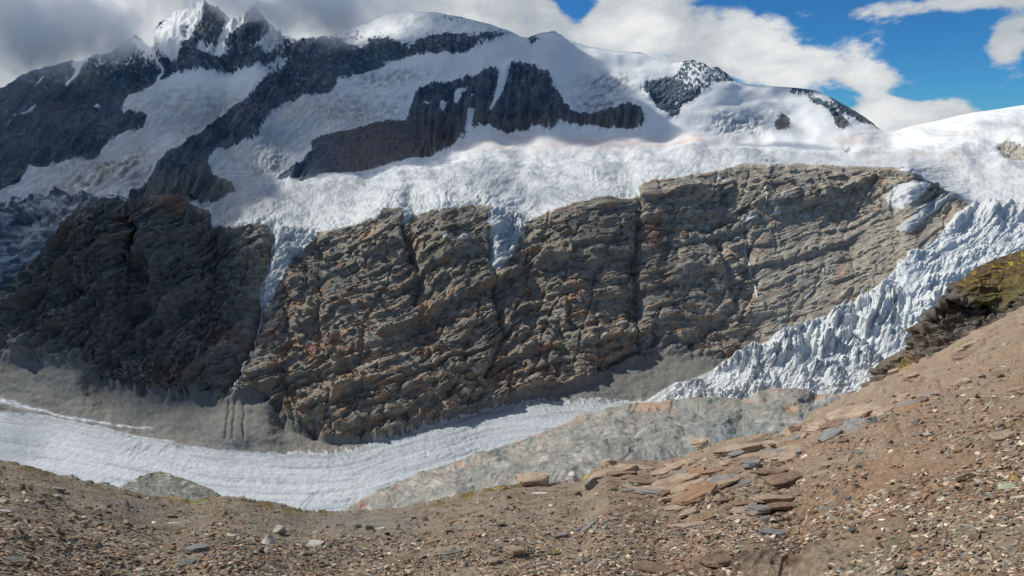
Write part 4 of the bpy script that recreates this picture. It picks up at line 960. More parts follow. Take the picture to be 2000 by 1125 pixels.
random.seed(5)
NAMED = [
    ('boulder', 1047, 932, 92, 40, 'block', 'tan', 'large rounded brown boulder perched on the edge of the slope', 'boulder', .1, .22, 1, True),
    ('boulder', 1122, 935, 18, 30, 'block', 'pale', 'upright white block with yellow lichen at the slope edge', 'boulder', .2, .2, 2, True),
    ('boulder', 1160, 945, 40, 26, 'block', 'grey', 'low grey block in front of the white lichened one', 'boulder', .5, .3, 3, True),
    ('boulder', 1190, 905, 46, 18, 'block', 'tan', 'flat tan block on the rim above the white lichened block', 'boulder', .3, .3, 4, True),
    ('stone', 547, 1035, 31, 25, 'block', 'pale', 'square pale stone casting a dark shadow beside the bare gravel patch', 'stone', .4, .2, 5, True),
    ('stone', 518, 1070, 44, 30, 'peak', 'pale', 'peaked pale pink stone below the square pale one', 'stone', .2, .2, 1, True),
    ('stone', 618, 1064, 42, 24, 'block', 'pale', 'pale wedge stone with a square raised right end', 'stone', -.4, .25, 6, True),
    ('stone', 493, 1098, 27, 12, 'peak', 'pale', 'small white wedge stone near the bottom edge below the peaked stone', 'stone', 0, .2, 2, False),
    ('stone', 56, 977, 24, 17, 'block', 'pale', 'rounded white stone on the upper left slope', 'stone', 0, .2, 7, True),
    ('slab', 8, 997, 40, 9, 'slab', 'pale', 'flat white slab cut by the left frame edge', 'slab', 0, .3, 1, False),
    ('slab', 108, 963, 36, 12, 'slab', 'grey', 'grey slab resting on a small white stone on the upper left slope', 'slab', .2, .2, 2, False),
    ('stone', 112, 972, 18, 8, 'block', 'pale', 'small white stone tucked under the grey slab', 'stone', 0, .2, 8, False),
    ('stone', 285, 1096, 38, 15, 'block', 'pale', 'bright white jagged stone near the bottom left', 'stone', .3, .3, 9, True),
    ('stone', 334, 1109, 22, 21, 'peak', 'pale', 'pointed bright white stone right of the jagged white one', 'stone', .7, .2, 3, True),
    ('slab', 385, 1086, 56, 20, 'slab', 'grey', 'tilted grey slab with a deep black hollow beneath', 'slab', .2, .0, 3, True),
    ('boulder', 366, 1104, 50, 26, 'block', 'green', 'dark green grey block under the tilted slab', 'boulder', .4, .3, 1, True),
    ('stone', 105, 1098, 28, 20, 'block', 'tan', 'tan block near the lower left corner', 'stone', .4, .3, 2, True),
    ('slab', 104, 1076, 50, 12, 'slab', 'tan', 'narrow tan slab lying aslant above the tan block', 'slab', .6, .3, 4, False),
    ('stone', 218, 1027, 15, 15, 'peak', 'tan', 'small pink stone in the middle of the left slope', 'stone', 0, .2, 4, False),
    ('stone', 107, 1042, 20, 20, 'peak', 'tan', 'small cream topped stone on the left slope', 'stone', 0, .25, 5, False),
    ('slab', 340, 1015, 34, 7, 'slab', 'pale', 'thin pale slab leaning over a dark gap on the left slope', 'slab', .5, .1, 5, False),
    ('stone', 400, 1056, 30, 18, 'block', 'grey', 'grey layered stone left of the peaked pale stone', 'stone', .3, .3, 3, True),
    ('slab', 40, 1090, 80, 20, 'slab', 'green', 'dark flat slab sunk in the ground near the lower left corner', 'slab', .1, .4, 6, True),
    ('slab', 1508, 1054, 64, 22, 'slab', 'grey', 'long blue grey slab lying alone near the bottom right', 'slab', -.1, .2, 7, True),
    ('slab', 1692, 895, 26, 14, 'slab', 'grey', 'light grey oval slab on the right slope', 'slab', 0, .2, 8, False),
    ('slab', 1575, 884, 40, 19, 'slab', 'grey', 'grey slab with a dark broken right end above the rust soil', 'slab', .2, .1, 9, True),
    ('stone', 1572, 908, 20, 12, 'block', 'brown', 'dark angular stone just below the grey slab with the broken end', 'stone', .4, .2, 4, False),
    ('slab', 1725, 848, 36, 22, 'block', 'grey', 'grey rounded stone below the end of the long tan shelf', 'stone', .2, .3, 5, True),
    ('slab', 1480, 984, 62, 22, 'slab', 'grey', 'grey slab with a curved lower edge among tan slabs', 'slab', -.15, .3, 2, True),
    ('slab', 1605, 986, 34, 22, 'slab', 'grey', 'broad grey violet slab in the middle of the right slope', 'slab', .3, .35, 3, False),
    ('slab', 1670, 988, 46, 12, 'slab', 'grey', 'narrow grey slab pointing up right on the right slope', 'slab', .35, .25, 4, False),
    ('slab', 1580, 1018, 34, 22, 'slab', 'brown', 'brown grey plate above the long blue grey slab', 'slab', .6, .3, 5, False),
    ('stone', 1632, 958, 20, 12, 'peak', 'grey', 'small triangular blue grey stone on the right slope', 'stone', 0, .2, 6, False),
    ('stone', 1652, 960, 20, 10, 'block', 'grey', 'small blocky blue grey stone beside the triangular one', 'stone', .3, .2, 7, False),
    ('slab', 1690, 1038, 34, 10, 'slab', 'tan', 'narrow tan slab pointing down right', 'slab', -.8, .2, 6, False),
    ('slab', 1672, 1048, 24, 18, 'slab', 'green', 'greenish plate beside the narrow tan slab', 'slab', 0, .3, 7, False),
    ('slab', 1448, 1004, 64, 16, 'slab', 'tan', 'long tan slab dipping down right under the grey curved slab', 'slab', -.45, .2, 8, True),
    ('stone', 1494, 1010, 20, 14, 'block', 'grey', 'small blue grey block at the lower end of the long tan slab', 'stone', 0, .2, 8, False),
    ('slab', 1340, 1030, 110, 22, 'slab', 'tan', 'longest brown slab dipping down right left of the blue grey slab', 'slab', -.35, .2, 9, True),
    ('slab', 1370, 1012, 80, 14, 'slab', 'rust', 'thin rust edged slab above the longest brown slab', 'slab', -.3, .2, 1, True),
    ('slab', 1325, 978, 110, 14, 'slab', 'tan', 'long level tan slab with a black crack beneath', 'slab', .05, .1, 2, True),
    ('slab', 1350, 956, 120, 22, 'slab', 'tan', 'broad tan slab stacked over the level one with the crack', 'slab', .15, .3, 3, True),
    ('slab', 1500, 935, 110, 22, 'slab', 'brown', 'brown slab with a dark underside left of centre on the right slope', 'slab', .1, .3, 4, True),
    ('slab', 1472, 920, 60, 26, 'slab', 'grey', 'grey slab leaning above the brown one with a dark underside', 'slab', .4, .3, 5, True),
    ('slab', 1530, 905, 80, 26, 'slab', 'tan', 'tan plate beside the leaning grey slab', 'slab', .3, .35, 6, True),
    ('slab', 1620, 912, 50, 16, 'slab', 'tan', 'small tan slab pointing up right below the long tan shelf', 'slab', .5, .2, 7, True),
    ('slab', 1610, 930, 46, 18, 'slab', 'tan', 'blunt tan slab below the small upward pointing one', 'slab', .2, .3, 8, True),
    ('slab', 1650, 862, 170, 40, 'slab', 'tan', 'long tan shelf slab reaching down left across the slope', 'slab', .35, .42, 9, True),
    ('slab', 1740, 822, 90, 34, 'slab', 'tan', 'smooth blunt tan slab at the top end of the long tan shelf', 'slab', .15, .4, 1, True),
    ('slab', 1680, 800, 190, 60, 'slab', 'tan', 'broad pinkish bedrock slab just below the right rim', 'slab', .55, .46, 2, True),
    ('slab', 1790, 818, 100, 26, 'slab', 'rust', 'rust brown slab right of the smooth blunt tan one', 'slab', .2, .42, 3, True),
    ('slab', 1500, 872, 110, 30, 'slab', 'tan', 'pink tan slab spread below the rim left of the long shelf', 'slab', .2, .42, 4, True),
    ('slab', 1545, 842, 60, 30, 'block', 'tan', 'pale tan block standing on the rim', 'boulder', .2, .3, 6, True),
    ('slab', 1372, 868, 84, 20, 'slab', 'tan', 'large tilted slab rising to a point on the rim with a shaded underside', 'slab', .62, -.1, 5, True),
    ('slab', 1330, 905, 90, 26, 'slab', 'tan', 'tan slab below the pointed rim slab', 'slab', .3, .35, 6, True),
    ('slab', 1245, 912, 90, 26, 'slab', 'tan', 'broken tan slab on the rim right of the yellow lichen', 'slab', -.3, .25, 7, True),
    ('slab', 1295, 925, 60, 18, 'slab', 'brown', 'brown slab edge jutting from the rim', 'slab', .2, .2, 8, True),
    ('slab', 1160, 1040, 50, 14, 'slab', 'grey', 'light grey leaf shaped slab near the centre bottom', 'slab', 0, .25, 9, False),
    ('slab', 1095, 1058, 40, 14, 'slab', 'grey', 'light grey plate left of the leaf shaped slab', 'slab', 0, .25, 1, False),
    ('stone', 948, 1075, 16, 13, 'block', 'grey', 'small pale blue stone near the centre bottom', 'stone', 0, .2, 9, False),
    ('stone', 1005, 1092, 56, 24, 'slab', 'tan', 'broad tan plate with a dark right edge near the centre bottom', 'slab', .1, .25, 2, True),
    ('stone', 968, 1104, 34, 22, 'block', 'tan', 'pinkish block beside the broad tan plate', 'stone', 0, .3, 1, True),
    ('slab', 1015, 1080, 26, 6, 'slab', 'rust', 'thin rust red slab above the broad tan plate', 'slab', 0, .1, 3, False),
    ('slab', 968, 1026, 26, 7, 'slab', 'rust', 'small orange slab in the middle of the slope', 'slab', .1, .1, 4, False),
    ('slab', 1150, 1012, 90, 14, 'slab', 'green', 'thin green grey slab running up right above centre', 'slab', .3, .3, 5, True),
    ('slab', 890, 1100, 60, 14, 'slab', 'green', 'thin green slab dipping right at the bottom edge', 'slab', -.4, .2, 6, True),
    ('slab', 1280, 1098, 110, 40, 'slab', 'brown', 'wide rusty brown plate with a grey top at the bottom right of centre', 'slab', .1, .42, 7, True),
    ('slab', 1405, 1092, 90, 34, 'slab', 'brown', 'wide brown plate right of the rusty one', 'slab', .2, .42, 8, True),
    ('slab', 1400, 1118, 80, 24, 'slab', 'grey', 'grey plate cut by the bottom edge of the frame', 'slab', 0, .4, 9, True),
    ('stone', 1130, 973, 22, 12, 'block', 'brown', 'dark brown stone in shadow below the boulder', 'stone', .2, .2, 2, False),
    ('stone', 938, 1003, 14, 12, 'block', 'brown', 'small dark brown cube of stone left of centre', 'stone', .2, .2, 3, False),
    ('slab', 1055, 962, 50, 10, 'slab', 'pale', 'pale grey strip of slab under the boulder', 'slab', -.5, .2, 2, False),
    ('slab', 1960, 850, 60, 34, 'slab', 'tan', 'tan slab on the far right slope beside a red streak', 'slab', .4, .35, 3, True),
    ('slab', 1780, 742, 60, 20, 'slab', 'tan', 'tan slab with a shaded underside near the dark outcrop', 'slab', .1, .2, 4, True),
    ('slab', 1990, 768, 40, 24, 'slab', 'tan', 'tan plate at the right frame edge', 'slab', .3, .3, 5, True),
    ('stone', 1755, 1096, 38, 12, 'slab', 'brown', 'brown violet slab near the bottom right', 'slab', 0, .2, 6, False),
    ('slab', 1750, 690, 44, 14, 'slab', 'tan', 'pale tan ledge stone at the foot of the dark outcrop', 'slab', .2, .2, 7, True),
]
for (nm, u, v, wp, hp, kd, mt_, lb, ct, yw, sk, sdd, det) in NAMED:
    put_stone(ct.replace(' ', '_'), u, v, wp, hp, kd, mt_, lb, ct, yaw=yw * (1 if kd != 'slab' else 1), tilt=(0, 0), sink=sk, seed=sdd, detail=det)

# further stones one can pick out, each with its own description
sizes = [('small', 9, 13), ('hand sized', 14, 19), ('plate sized', 20, 28)]
shapes = [('flat', 'slab'), ('angular', 'block'), ('peaked', 'peak')]
cols_ = [('grey', 'grey'), ('pale', 'pale'), ('brown', 'brown'), ('tan', 'tan'), ('rust brown', 'rust'), ('green grey', 'green')]
regions = [('below the left end of the rim', 0, 190, 30, 75), ('near the lower left corner', 0, 200, 100, 200), ('on the slope below the domed knoll', 200, 440, 20, 60), ('between the white stones at bottom left', 200, 440, 70, 150),
           ('left of the bare gravel patch', 440, 640, 20, 60), ('beneath the three pale stones', 440, 640, 75, 120), ('on the bare gravel patch', 650, 850, 25, 60), ('at the bottom edge left of centre', 650, 860, 70, 120),
           ('below the rim left of the boulder', 860, 1040, 30, 75), ('at the bottom edge below the boulder', 860, 1080, 90, 160), ('under the lichened white block', 1080, 1250, 50, 100), ('below the leaf shaped slab', 1080, 1250, 130, 200),
           ('among the rim slabs', 1250, 1450, 25, 80), ('among the long brown slabs', 1250, 1480, 90, 190), ('below the long tan shelf', 1500, 1720, 60, 130), ('around the long blue grey slab', 1480, 1700, 150, 250),
           ('on the open gravel at far right', 1750, 1990, 120, 250), ('near the lower right corner', 1750, 1990, 300, 430)]
rr = random.Random(11)
for rn, ua, ub, da, db in regions:
    combos = [(a, b, c_) for a in sizes for b in shapes for c_ in cols_]; rr.shuffle(combos)
    for (sn, s0, s1), (hn, kd), (cn, mt_) in combos[:11]:
        u = rr.uniform(ua, ub); v = float(line(EDGE, u)) + rr.uniform(da, db)
        if v > 1120: v = 1120 - rr.uniform(0, 40)
        wp = rr.uniform(s0, s1); hp = wp * (rr.uniform(.22, .38) if kd == 'slab' else rr.uniform(.5, .75))
        put_stone('loose_slab' if kd == 'slab' else 'loose_stone', u, v, wp, hp, kd, mt_, f'{sn} {hn} {cn} stone {rn}', 'slab' if kd == 'slab' else 'stone', yaw=rr.uniform(-.7, .7), sink=.3, seed=rr.randint(0, 9))

strips = ['on the rim right of the lichened white block', 'left of the pointed rim slab', 'between the pointed rim slab and the long tan shelf', 'under the pale block on the rim', 'beside the broad pinkish bedrock slab', 'on the tan slope between rust slab and dark outcrop', 'among the stacked level tan slabs', 'below the brown slab with the dark underside']
zones = [(1190, 1290, 6, 60), (1290, 1380, 20, 70), (1400, 1500, 10, 60), (1500, 1580, 20, 70), (1600, 1700, 30, 110), (1740, 1900, 20, 110), (1270, 1420, 60, 120), (1420, 1560, 90, 140)]
for st_, (ua, ub, da, db) in zip(strips, zones):
    for i, (sn, wl) in enumerate((('huge', 120), ('wide', 84), ('slender', 76), ('narrow', 64), ('stout', 52), ('squat', 42), ('little', 24), ('very long', 92), ('long', 70), ('broad', 58), ('medium', 46), ('short', 36), ('stubby', 28), ('tiny', 20))):
        cn, mt_ = [('tan', 'tan'), ('brown', 'brown'), ('tan', 'tan'), ('rust brown', 'rust'), ('grey', 'grey'), ('tan', 'tan'), ('brown', 'brown')][(i + ua) % 7]
        u = rr.uniform(ua, ub); v = float(line(EDGE, u)) + rr.uniform(da, db)
        put_stone('bedrock_slab', u, v, wl * rr.uniform(1.1, 1.45), wl * rr.uniform(.22, .32), 'slab', mt_, f'{sn} {cn} slab {st_}', 'slab', yaw=rr.uniform(-.1, .5), sink=.3, seed=rr.randint(0, 9), detail=True)

# gravel: countless small chips
rng = np.random.default_rng(3)
NG = 140000
gp = []
for sd_ in range(8):
    me = stone_mesh(900 + sd_, 'slab' if sd_ % 2 else 'block'); bm = bmesh.new(); bm.from_mesh(me)
    bmesh.ops.remove_doubles(bm, verts=bm.verts, dist=.12); bmesh.ops.triangulate(bm, faces=bm.faces[:])
    bm.verts.ensure_lookup_table(); gp.append((np.array([v.co[:] for v in bm.verts]), np.array([[q.index for q in f.verts] for f in bm.faces]))); bm.free(); bpy.data.meshes.remove(me)
gu = np.where(rng.uniform(0, 1, NG) < .8, rng.uniform(-60, 2060, NG), np.where(rng.uniform(0, 1, NG) < .5, rng.uniform(-600, -60, NG), rng.uniform(2060, 2900, NG))); gd = rng.uniform(0, 1, NG) ** .9
ge = np.interp(gu, FU, fe); gv_ = ge + 2 + gd * (1170 - ge)
ci = np.clip(np.searchsorted(FU, gu), 0, len(FU) - 1)
tt_ = ((gv_ - fe[ci]) / (1185 - fe[ci])) ** (1 / 1.15); ri = np.clip((tt_ * (NRF - 1)).astype(int), 0, NRF - 1)
GP = fP[ri, ci]; GN = fN[ri, ci]; gY = fY[ri, ci]
size = np.exp(rng.normal(math.log(.039), .75, NG)); size = np.minimum(np.maximum(size, 1.3 * gY / F), 17 * gY / F)
keep = 2.0 * fbm(GP[:, 0] / 1.6, GP[:, 1] / 1.3, 4, 650) + rng.uniform(-.5, .5, NG) > -.22
bare = np.exp(-((gu - 700) / 140) ** 2 - ((gv_ - 1022) / 18) ** 2); keep &= rng.uniform(0, 1, NG) > bare * .8
GP, GN, size, gu, gY = GP[keep], GN[keep], size[keep], gu[keep], gY[keep]; n_ = len(GP)
pal = np.array([(.22, .20, .175), (.17, .12, .09), (.30, .22, .16), (.50, .43, .34), (.25, .245, .235), (.27, .16, .095), (.55, .50, .42), (.12, .09, .07)])
prob = np.array([.22, .24, .24, .05, .09, .06, .02, .08]); gc = pal[rng.choice(8, n_, p=prob)] * np.array([1.12, 1.1, 1.02]) * rng.uniform(.75, 1.25, (n_, 1))
gc = np.where((gu > 1350)[:, None] & (rng.uniform(0, 1, (n_, 1)) < .08), np.array([.52, .45, .36]), gc)
which = rng.integers(0, 8, n_); VL, FL, CL = [], [], []; base = 0
for k, (pv_, pf) in enumerate(gp):
    ii = np.where(which == k)[0]; m_ = len(ii)
    a = rng.uniform(0, 6.28, m_); ca, sa = np.cos(a), np.sin(a)
    sx = size[ii] * rng.uniform(.8, 1.5, m_); sy = size[ii] * rng.uniform(.6, 1.0, m_); sz = size[ii] * rng.uniform(.4, .85, m_)
    x = pv_[None, :, 0] * sx[:, None]; y = pv_[None, :, 1] * sy[:, None]; z = pv_[None, :, 2] * sz[:, None]
    tl = rng.uniform(-.5, .5, m_)[:, None]; z = z + x * tl
    xr = x * ca[:, None] - y * sa[:, None]; yr = x * sa[:, None] + y * ca[:, None]
    N_ = GN[ii]; X1 = np.cross(N_, [0, 1, 0]); X1 /= np.linalg.norm(X1, axis=1, keepdims=True); Y1_ = np.cross(N_, X1)
    pos = GP[ii][:, None] + xr[..., None] * X1[:, None] + yr[..., None] * Y1_[:, None] + (z - .02 * size[ii][:, None])[..., None] * N_[:, None]
    VL.append(pos.reshape(-1, 3)); FL.append((pf[None] + (np.arange(m_) * len(pv_))[:, None, None] + base).reshape(-1, 3)); CL.append(np.repeat(gc[ii], len(pv_), 0)); base += m_ * len(pv_)
M_gravel = terrain_mat('gravel', 14, bump=0, var=.3)
tag(mesh_from('gravel', np.concatenate(VL), np.concatenate(FL), M_gravel, {'Col': np.concatenate(CL)}, smooth=False), 'loose gravel and small stone chips strewn over the slope', 'gravel', None, 'stuff')


# ================================================================== DARK OUTCROP
O0 = [(1688, 764), (1700, 752), (1706, 738), (1716, 722), (1722, 706), (1745, 692), (1765, 682), (1786, 672), (1796, 655), (1799, 636), (1800, 613), (1808, 607), (1826, 603), (1829, 590), (1834, 579), (1850, 572), (1845, 562), (1849, 553), (1868, 549), (1882, 544), (1895, 530), (1910, 521), (1930, 512), (1955, 502), (1980, 494), (2000, 486), (2150, 430)]
for i in range(1, len(O0)):
    if O0[i][0] <= O0[i - 1][0]: O0[i] = (O0[i - 1][0] + 1, O0[i][1])
O1 = [(1688, 768), (1722, 718), (1765, 694), (1800, 640), (1830, 600), (1850, 580), (1880, 582), (1905, 590), (1930, 604), (1955, 606), (1975, 590), (2000, 570), (2150, 500)]
O2 = [(u, v + 12) for u, v in O1]
O3 = [(1688, 790), (1720, 766), (1760, 745), (1800, 726), (1850, 702), (1900, 674), (1950, 650), (2000, 626), (2150, 552)]


def oc_disp(u, v, f):
    s_ = v + .12 * (u - 1850) + fbm(u / 60, v / 30, 2, 701) * 7
    face = sstep(.9, 1.2, f); e = np.clip(f * 2.2, 0, 1)
    d = (ledge(s_, 26, 702, 90, u) * .55 + ledge(s_, 10, 703, 60, u) * .3 + ledge(s_, 5, 706, 26, u) * .12) * (.35 + .65 * face)
    d = d * (.15 + .85 * e) + fbm(u / 26, v / 20, 4, 704) * .3 * (e * .85 + .15)
    b1_, b2_, bi_ = voronoi(u / 30 + fbm(u / 20, v / 20, 2, 707) * .4, s_ / 13, 708)
    d += (bi_ * .35 - .22 * (1 - sstep(0, .1, b2_ - b1_))) * face
    for pts, wd, dp in (([(1922, 600), (1926, 630), (1912, 650), (1912, 672)], 2.6, .6), ([(1838, 575), (1850, 600), (1848, 640)], 2.5, .25), ([(1858, 590), (1890, 602), (1925, 602)], 6, .9), ([(1800, 640), (1835, 640), (1870, 660)], 4, .5)):
        dd, _ = dline(pts, u, v); d = d - dp * np.exp(-(dd / wd) ** 2)
    return d


def oc_col(u, v, f):
    c = mixc(col(.085, .078, .068), col(.20, .185, .165), fbm(u / 22, (v + u * .1) / 7, 4, 711) + .45)
    c = mixc(c, col(.24, .235, .22), np.exp(-((u - 1841) / 9) ** 2 - ((v - 612) / 20) ** 2) * .8)
    upper = (1 - sstep(.75, 1.1, f)) * sstep(1850, 1885, u)
    c = mixc(c, mixc(col(.085, .055, .03), col(.15, .115, .05), fbm(u / 12, v / 8, 3, 712) + .5), upper * .95)
    c = mixc(c, col(.36, .25, .03), upper * sstep(.12, .4, fbm(u / 11, v / 7, 4, 713)) * sstep(.9, .2, f * 1.0) * 1.0)
    c = mixc(c, col(.12, .12, .035), .75 * np.exp(-((f - .92) / .25) ** 2) * sstep(1890, 1910, u) * sstep(-.3, .1, fbm(u / 20, v / 14, 3, 714)))
    c = mixc(c, col(.20, .16, .12), sstep(1.7, 2.6, f) * .4 + (1 - sstep(1790, 1815, u)) * .5)
    c = mixc(c, col(.26, .19, .04), np.exp(-((u - 1765) / 22) ** 2 - ((v - 716) / 10) ** 2) * .9)
    return np.clip(c, .02, .5)


relief('rock_outcrop', [O0, O1, O2, O3], [[(1688, 44), (1800, 47), (2000, 50), (2150, 52)], [(1688, 43), (1800, 44.5), (1900, 43), (2000, 43.5), (2150, 44)], [(1688, 43), (1800, 45.5), (1900, 45), (2000, 45), (2150, 45)], [(1688, 40), (1720, 41), (1800, 41.5), (1900, 40.5), (2000, 39.5), (2150, 38)]],
       1689, 2140, 1.0, 200, M_outcrop, oc_disp, oc_col, ((1.2, -.5), (5, -3), (12, -14)), 'dark layered schist outcrop with yellow moss on top above the right slope', 'rock outcrop', kind='thing')

# ================================================================== WATERFALLS
M_water = bpy.data.materials.new('white_water'); M_water.use_nodes = True
b_ = M_water.node_tree.nodes['Principled BSDF']; b_.inputs['Base Color'].default_value = (.62, .68, .72, 1); b_.inputs['Roughness'].default_value = .5


def far_at(u, v):
    c = int(np.clip((u + 150) / 1.65, 0, NC - 1)); r = int(np.argmin(np.abs(VV[:, c] - v))); return FARP[r, c], N0[r, c]


def fall_(paths, label, wd):
    V_, F_ = [], []; root = None
    for pts in paths:
        P_ = []
        for i in range(len(pts) - 1):
            n__ = max(2, int(math.hypot(pts[i + 1][0] - pts[i][0], pts[i + 1][1] - pts[i][1]) / 2.5))
            for k in range(n__): P_.append([pts[i][j] + (pts[i + 1][j] - pts[i][j]) * k / n__ for j in (0, 1)])
        P_.append(pts[-1]); b0_ = len(V_)
        for i, (u, v) in enumerate(P_):
            p, nn = far_at(u + math.sin(i * 1.7) * .8, v); ww = wd * (.6 + .5 * abs(math.sin(i * 2.3 + u))) * (.6 + .8 * i / len(P_))
            nn = nn / np.linalg.norm(nn); sd2 = np.cross(nn, [0, 0, 1.0]); sd2 /= np.linalg.norm(sd2) + 1e-9
            V_ += [p - sd2 * ww - nn * 3, p - sd2 * ww * .5 + nn * 1.6, p + sd2 * ww * .5 + nn * 1.6, p + sd2 * ww - nn * 3]
        for i in range(len(P_) - 1):
            a = b0_ + 4 * i
            for k in range(4): F_.append([a + k, a + (k + 1) % 4, a + 4 + (k + 1) % 4, a + 4 + k])
    o = mesh_from('waterfall', np.array(V_), np.array(F_), M_water, smooth=True)
    return tag(o, label, 'waterfall', 'meltwater streams on the cliff')


fall_([[(511, 612), (507, 640), (499, 668), (491, 700), (480, 728), (470, 752), (462, 770)], [(484, 715), (466, 740), (450, 768)]], 'forked white waterfall running down the dark gully below the left ice tongue', 3.2)
fall_([[(1452, 480), (1455, 505), (1463, 530), (1473, 548), (1476, 565), (1477, 588)]], 'thin white waterfall bending down the pale rock basin', 2.2)
fall_([[(1485, 378), (1488, 398), (1487, 420)]], 'short thin waterfall dropping onto a small snow patch', 1.5)
fall_([[(1612, 545), (1590, 566), (1568, 590)], [(1545, 612), (1522, 632), (1500, 652), (1470, 676), (1452, 694)]], 'long braided stream slanting down left to the icefall', 1.8)

# ================================================================== MOSS
def moss_mat(name, a, b):
    m = stone_mat(name, a, b, None, 1.0); return m


MM = {'yellow': moss_mat('yellow_lichen', (.38, .28, .02), (.52, .40, .05)), 'green': moss_mat('green_moss', (.10, .13, .03), (.20, .22, .07)), 'ochre': moss_mat('ochre_moss', (.26, .17, .03), (.36, .23, .05)), 'dark': moss_mat('dark_moss', (.045, .035, .02), (.09, .07, .04)), 'mint': moss_mat('pale_green_moss', (.24, .28, .17), (.36, .40, .26))}


def moss(u, v, wp, hp, cl_, label, seed):
    p, n, y = ground_at(u, v + 2); W = wp * y / F; rd = np.random.default_rng(seed)
    nr, na = 14, 40; r_, a_ = np.meshgrid(np.linspace(0, 1, nr), np.linspace(0, 2 * math.pi, na, endpoint=False), indexing='ij')
    out_ = 1 + .35 * fbm(np.cos(a_) * 1.6 + seed, np.sin(a_) * 1.6, 3, seed)
    x = r_ * np.cos(a_) * out_ * .5; yy_ = r_ * np.sin(a_) * out_ * .5
    z = (1 - r_ ** 2.2) * .5 + fbm(x * 6 + seed, yy_ * 6, 4, seed + 3) * .45 * (1 - r_ * .5) - .1
    Vm = np.stack([x * W, yy_ * W * .8, z * hp * y / F * .55], -1).reshape(-1, 3)
    i = np.arange(nr * na).reshape(nr, na); j = np.roll(i, -1, 1)
    Fm = np.stack([i[:-1], i[1:], j[1:], j[:-1]], -1).reshape(-1, 4)
    o = mesh_from('moss_patch', Vm, Fm, MM[cl_]); o.location = p
    o.rotation_euler = n.to_track_quat('Z', 'Y').to_euler()
    return tag(o, label, 'moss', 'moss and lichen patches on the slope')


for k, a in enumerate(((1148, 922, 30, 18, 'yellow', 'bright yellow lichen patch on the white block at the rim'), (975, 948, 40, 18, 'ochre', 'orange and brown moss hummock left of the boulder'), (990, 955, 24, 14, 'dark', 'dark moss tuft touching the left side of the boulder'),
                       (955, 958, 26, 14, 'green', 'green moss beside the orange hummock'), (918, 970, 50, 16, 'green', 'wide green moss mat on the rim left of the boulder'), (1086, 1086, 28, 18, 'green', 'bright green moss patch at the bottom centre'),
                       (1780, 776, 20, 10, 'yellow', 'small yellow lichen spot on the right slope below the outcrop'), (1440, 860, 24, 12, 'yellow', 'yellow green moss on the rim right of the pointed slab'), (1562, 842, 26, 10, 'yellow', 'yellow moss by the pale block on the rim'),
                       (1632, 843, 22, 8, 'ochre', 'thin ochre moss strip above the long tan shelf'), (1978, 975, 46, 18, 'mint', 'pale green moss cushion at the right frame edge'), (1994, 962, 16, 12, 'yellow', 'yellow moss cushion above the pale green one'), (1966, 962, 44, 14, 'dark', 'black moss patch beside the yellow cushion'),
                       (1352, 987, 34, 12, 'green', 'dark green moss between the level tan slabs'), (1678, 876, 16, 8, 'green', 'small dark green moss tuft below the long tan shelf'), (1470, 996, 18, 7, 'green', 'tiny green tuft by the curved grey slab'), (1500, 1030, 22, 8, 'green', 'small green tuft above the long blue grey slab'),
                       (1770, 715, 44, 14, 'ochre', 'ochre moss mat at the foot of the dark outcrop'), (1885, 672, 50, 10, 'green', 'narrow green moss strip along the top of the right slope'), (1158, 1045, 20, 12, 'green', 'grey green tuft beside the leaf shaped slab'), (800, 1063, 22, 10, 'green', 'small olive tuft on the bare gravel at left of centre'),
                       (660, 1080, 14, 10, 'green', 'tiny green tuft right of the wedge stone'), (340, 972, 60, 12, 'ochre', 'ochre moss mat on the rim below the domed knoll'), (395, 978, 70, 14, 'green', 'olive moss mat on the rim right of the ochre one'), (250, 968, 50, 14, 'dark', 'dark brown moss mat on the rim left of the ochre one'),
                       (80, 928, 50, 12, 'dark', 'dark moss mat near the left end of the rim'), (570, 1002, 40, 10, 'green', 'olive moss mat on the rim beside the glacier end'), (140, 985, 26, 10, 'dark', 'dark brown moss tuft below the grey slab at left'), (60, 1072, 60, 10, 'green', 'dull green moss strip near the lower left corner'),
                       (1200, 958, 30, 12, 'dark', 'dark tuft below the broken tan slab'), (490, 980, 60, 10, 'dark', 'brown moss mat on the rim above the square pale stone'), (1905, 965, 50, 14, 'dark', 'withered dark brown plant mat on the far right slope'))):
    moss(a[0], a[1], a[2], a[3], a[4], a[5], 30 + k)



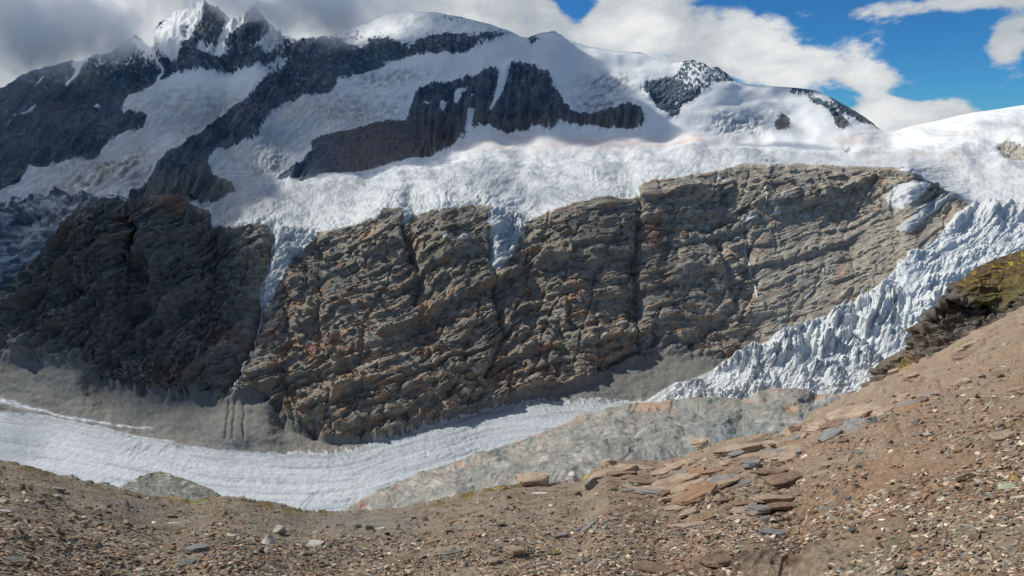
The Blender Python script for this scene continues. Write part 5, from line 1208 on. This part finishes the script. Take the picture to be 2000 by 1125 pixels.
# ================================================================== CLOUDS ON THE SUMMITS
M_puff = bpy.data.materials.new('summit_cloud'); M_puff.use_nodes = True; t = NT(M_puff.node_tree); t.n.clear()
pv = t.new('ShaderNodeVolumePrincipled'); pv.inputs['Color'].default_value = (.99, .995, 1, 1); pv.inputs['Anisotropy'].default_value = .1
tc_ = t.new('ShaderNodeTexCoord'); sp_ = tc_.outputs['Object']
ln = t.new('ShaderNodeVectorMath', operation='LENGTH'); t.l.new(sp_, ln.inputs[0])
ge_ = t.new('ShaderNodeNewGeometry') ; ps = ge_.outputs['Position']
nn = t.noise(ps, .0032, 6, .6); nn2 = t.noise(ps, .0012, 2, .5)
dn = t.m('ADD', t.m('SUBTRACT', 1.0, ln.outputs['Value']), t.m('MULTIPLY', t.m('SUBTRACT', nn, .5), 2.6))
dn = t.m('ADD', dn, t.m('MULTIPLY', t.m('SUBTRACT', nn2, .5), .8))
t.l.new(t.m('MULTIPLY', t.ramp(dn, .12, .75), .0075), pv.inputs['Density'])
oo = t.new('ShaderNodeOutputMaterial'); t.l.new(pv.outputs[0], oo.inputs['Volume'])
M_puff.cycles.volume_step_rate = 1.0
scn.cycles.volume_step_rate = 1.0; scn.cycles.volume_preview_step_rate = 1.0; scn.cycles.volume_max_steps = 256
for i, (u, v, Yc, su, sv, th_, lab) in enumerate(((60, 48, 4500, 330, 105, 320, 'grey white cloud lying over the ridge at the upper left corner'),
                                                 (660, 20, 4500, 190, 72, 300, 'cloud hiding the ridge right of the twin snowy peaks'),
                                                 (455, -4, 4600, 120, 44, 220, 'thin cloud trailing across the tops of the twin snowy peaks'))):
    me = bpy.data.meshes.new('cloud'); bm = bmesh.new(); bmesh.ops.create_icosphere(bm, subdivisions=4, radius=1)
    bm.to_mesh(me); bm.free(); me.materials.append(M_puff)
    o = bpy.data.objects.new('cloud', me); C.objects.link(o); o.scale = (su * Yc / F, th_, sv * Yc / F)
    o.location = place(np.array(float(u)), np.array(float(v)), Yc).tolist()
    tag(o, lab, 'cloud', 'clouds on the summits', 'stuff')
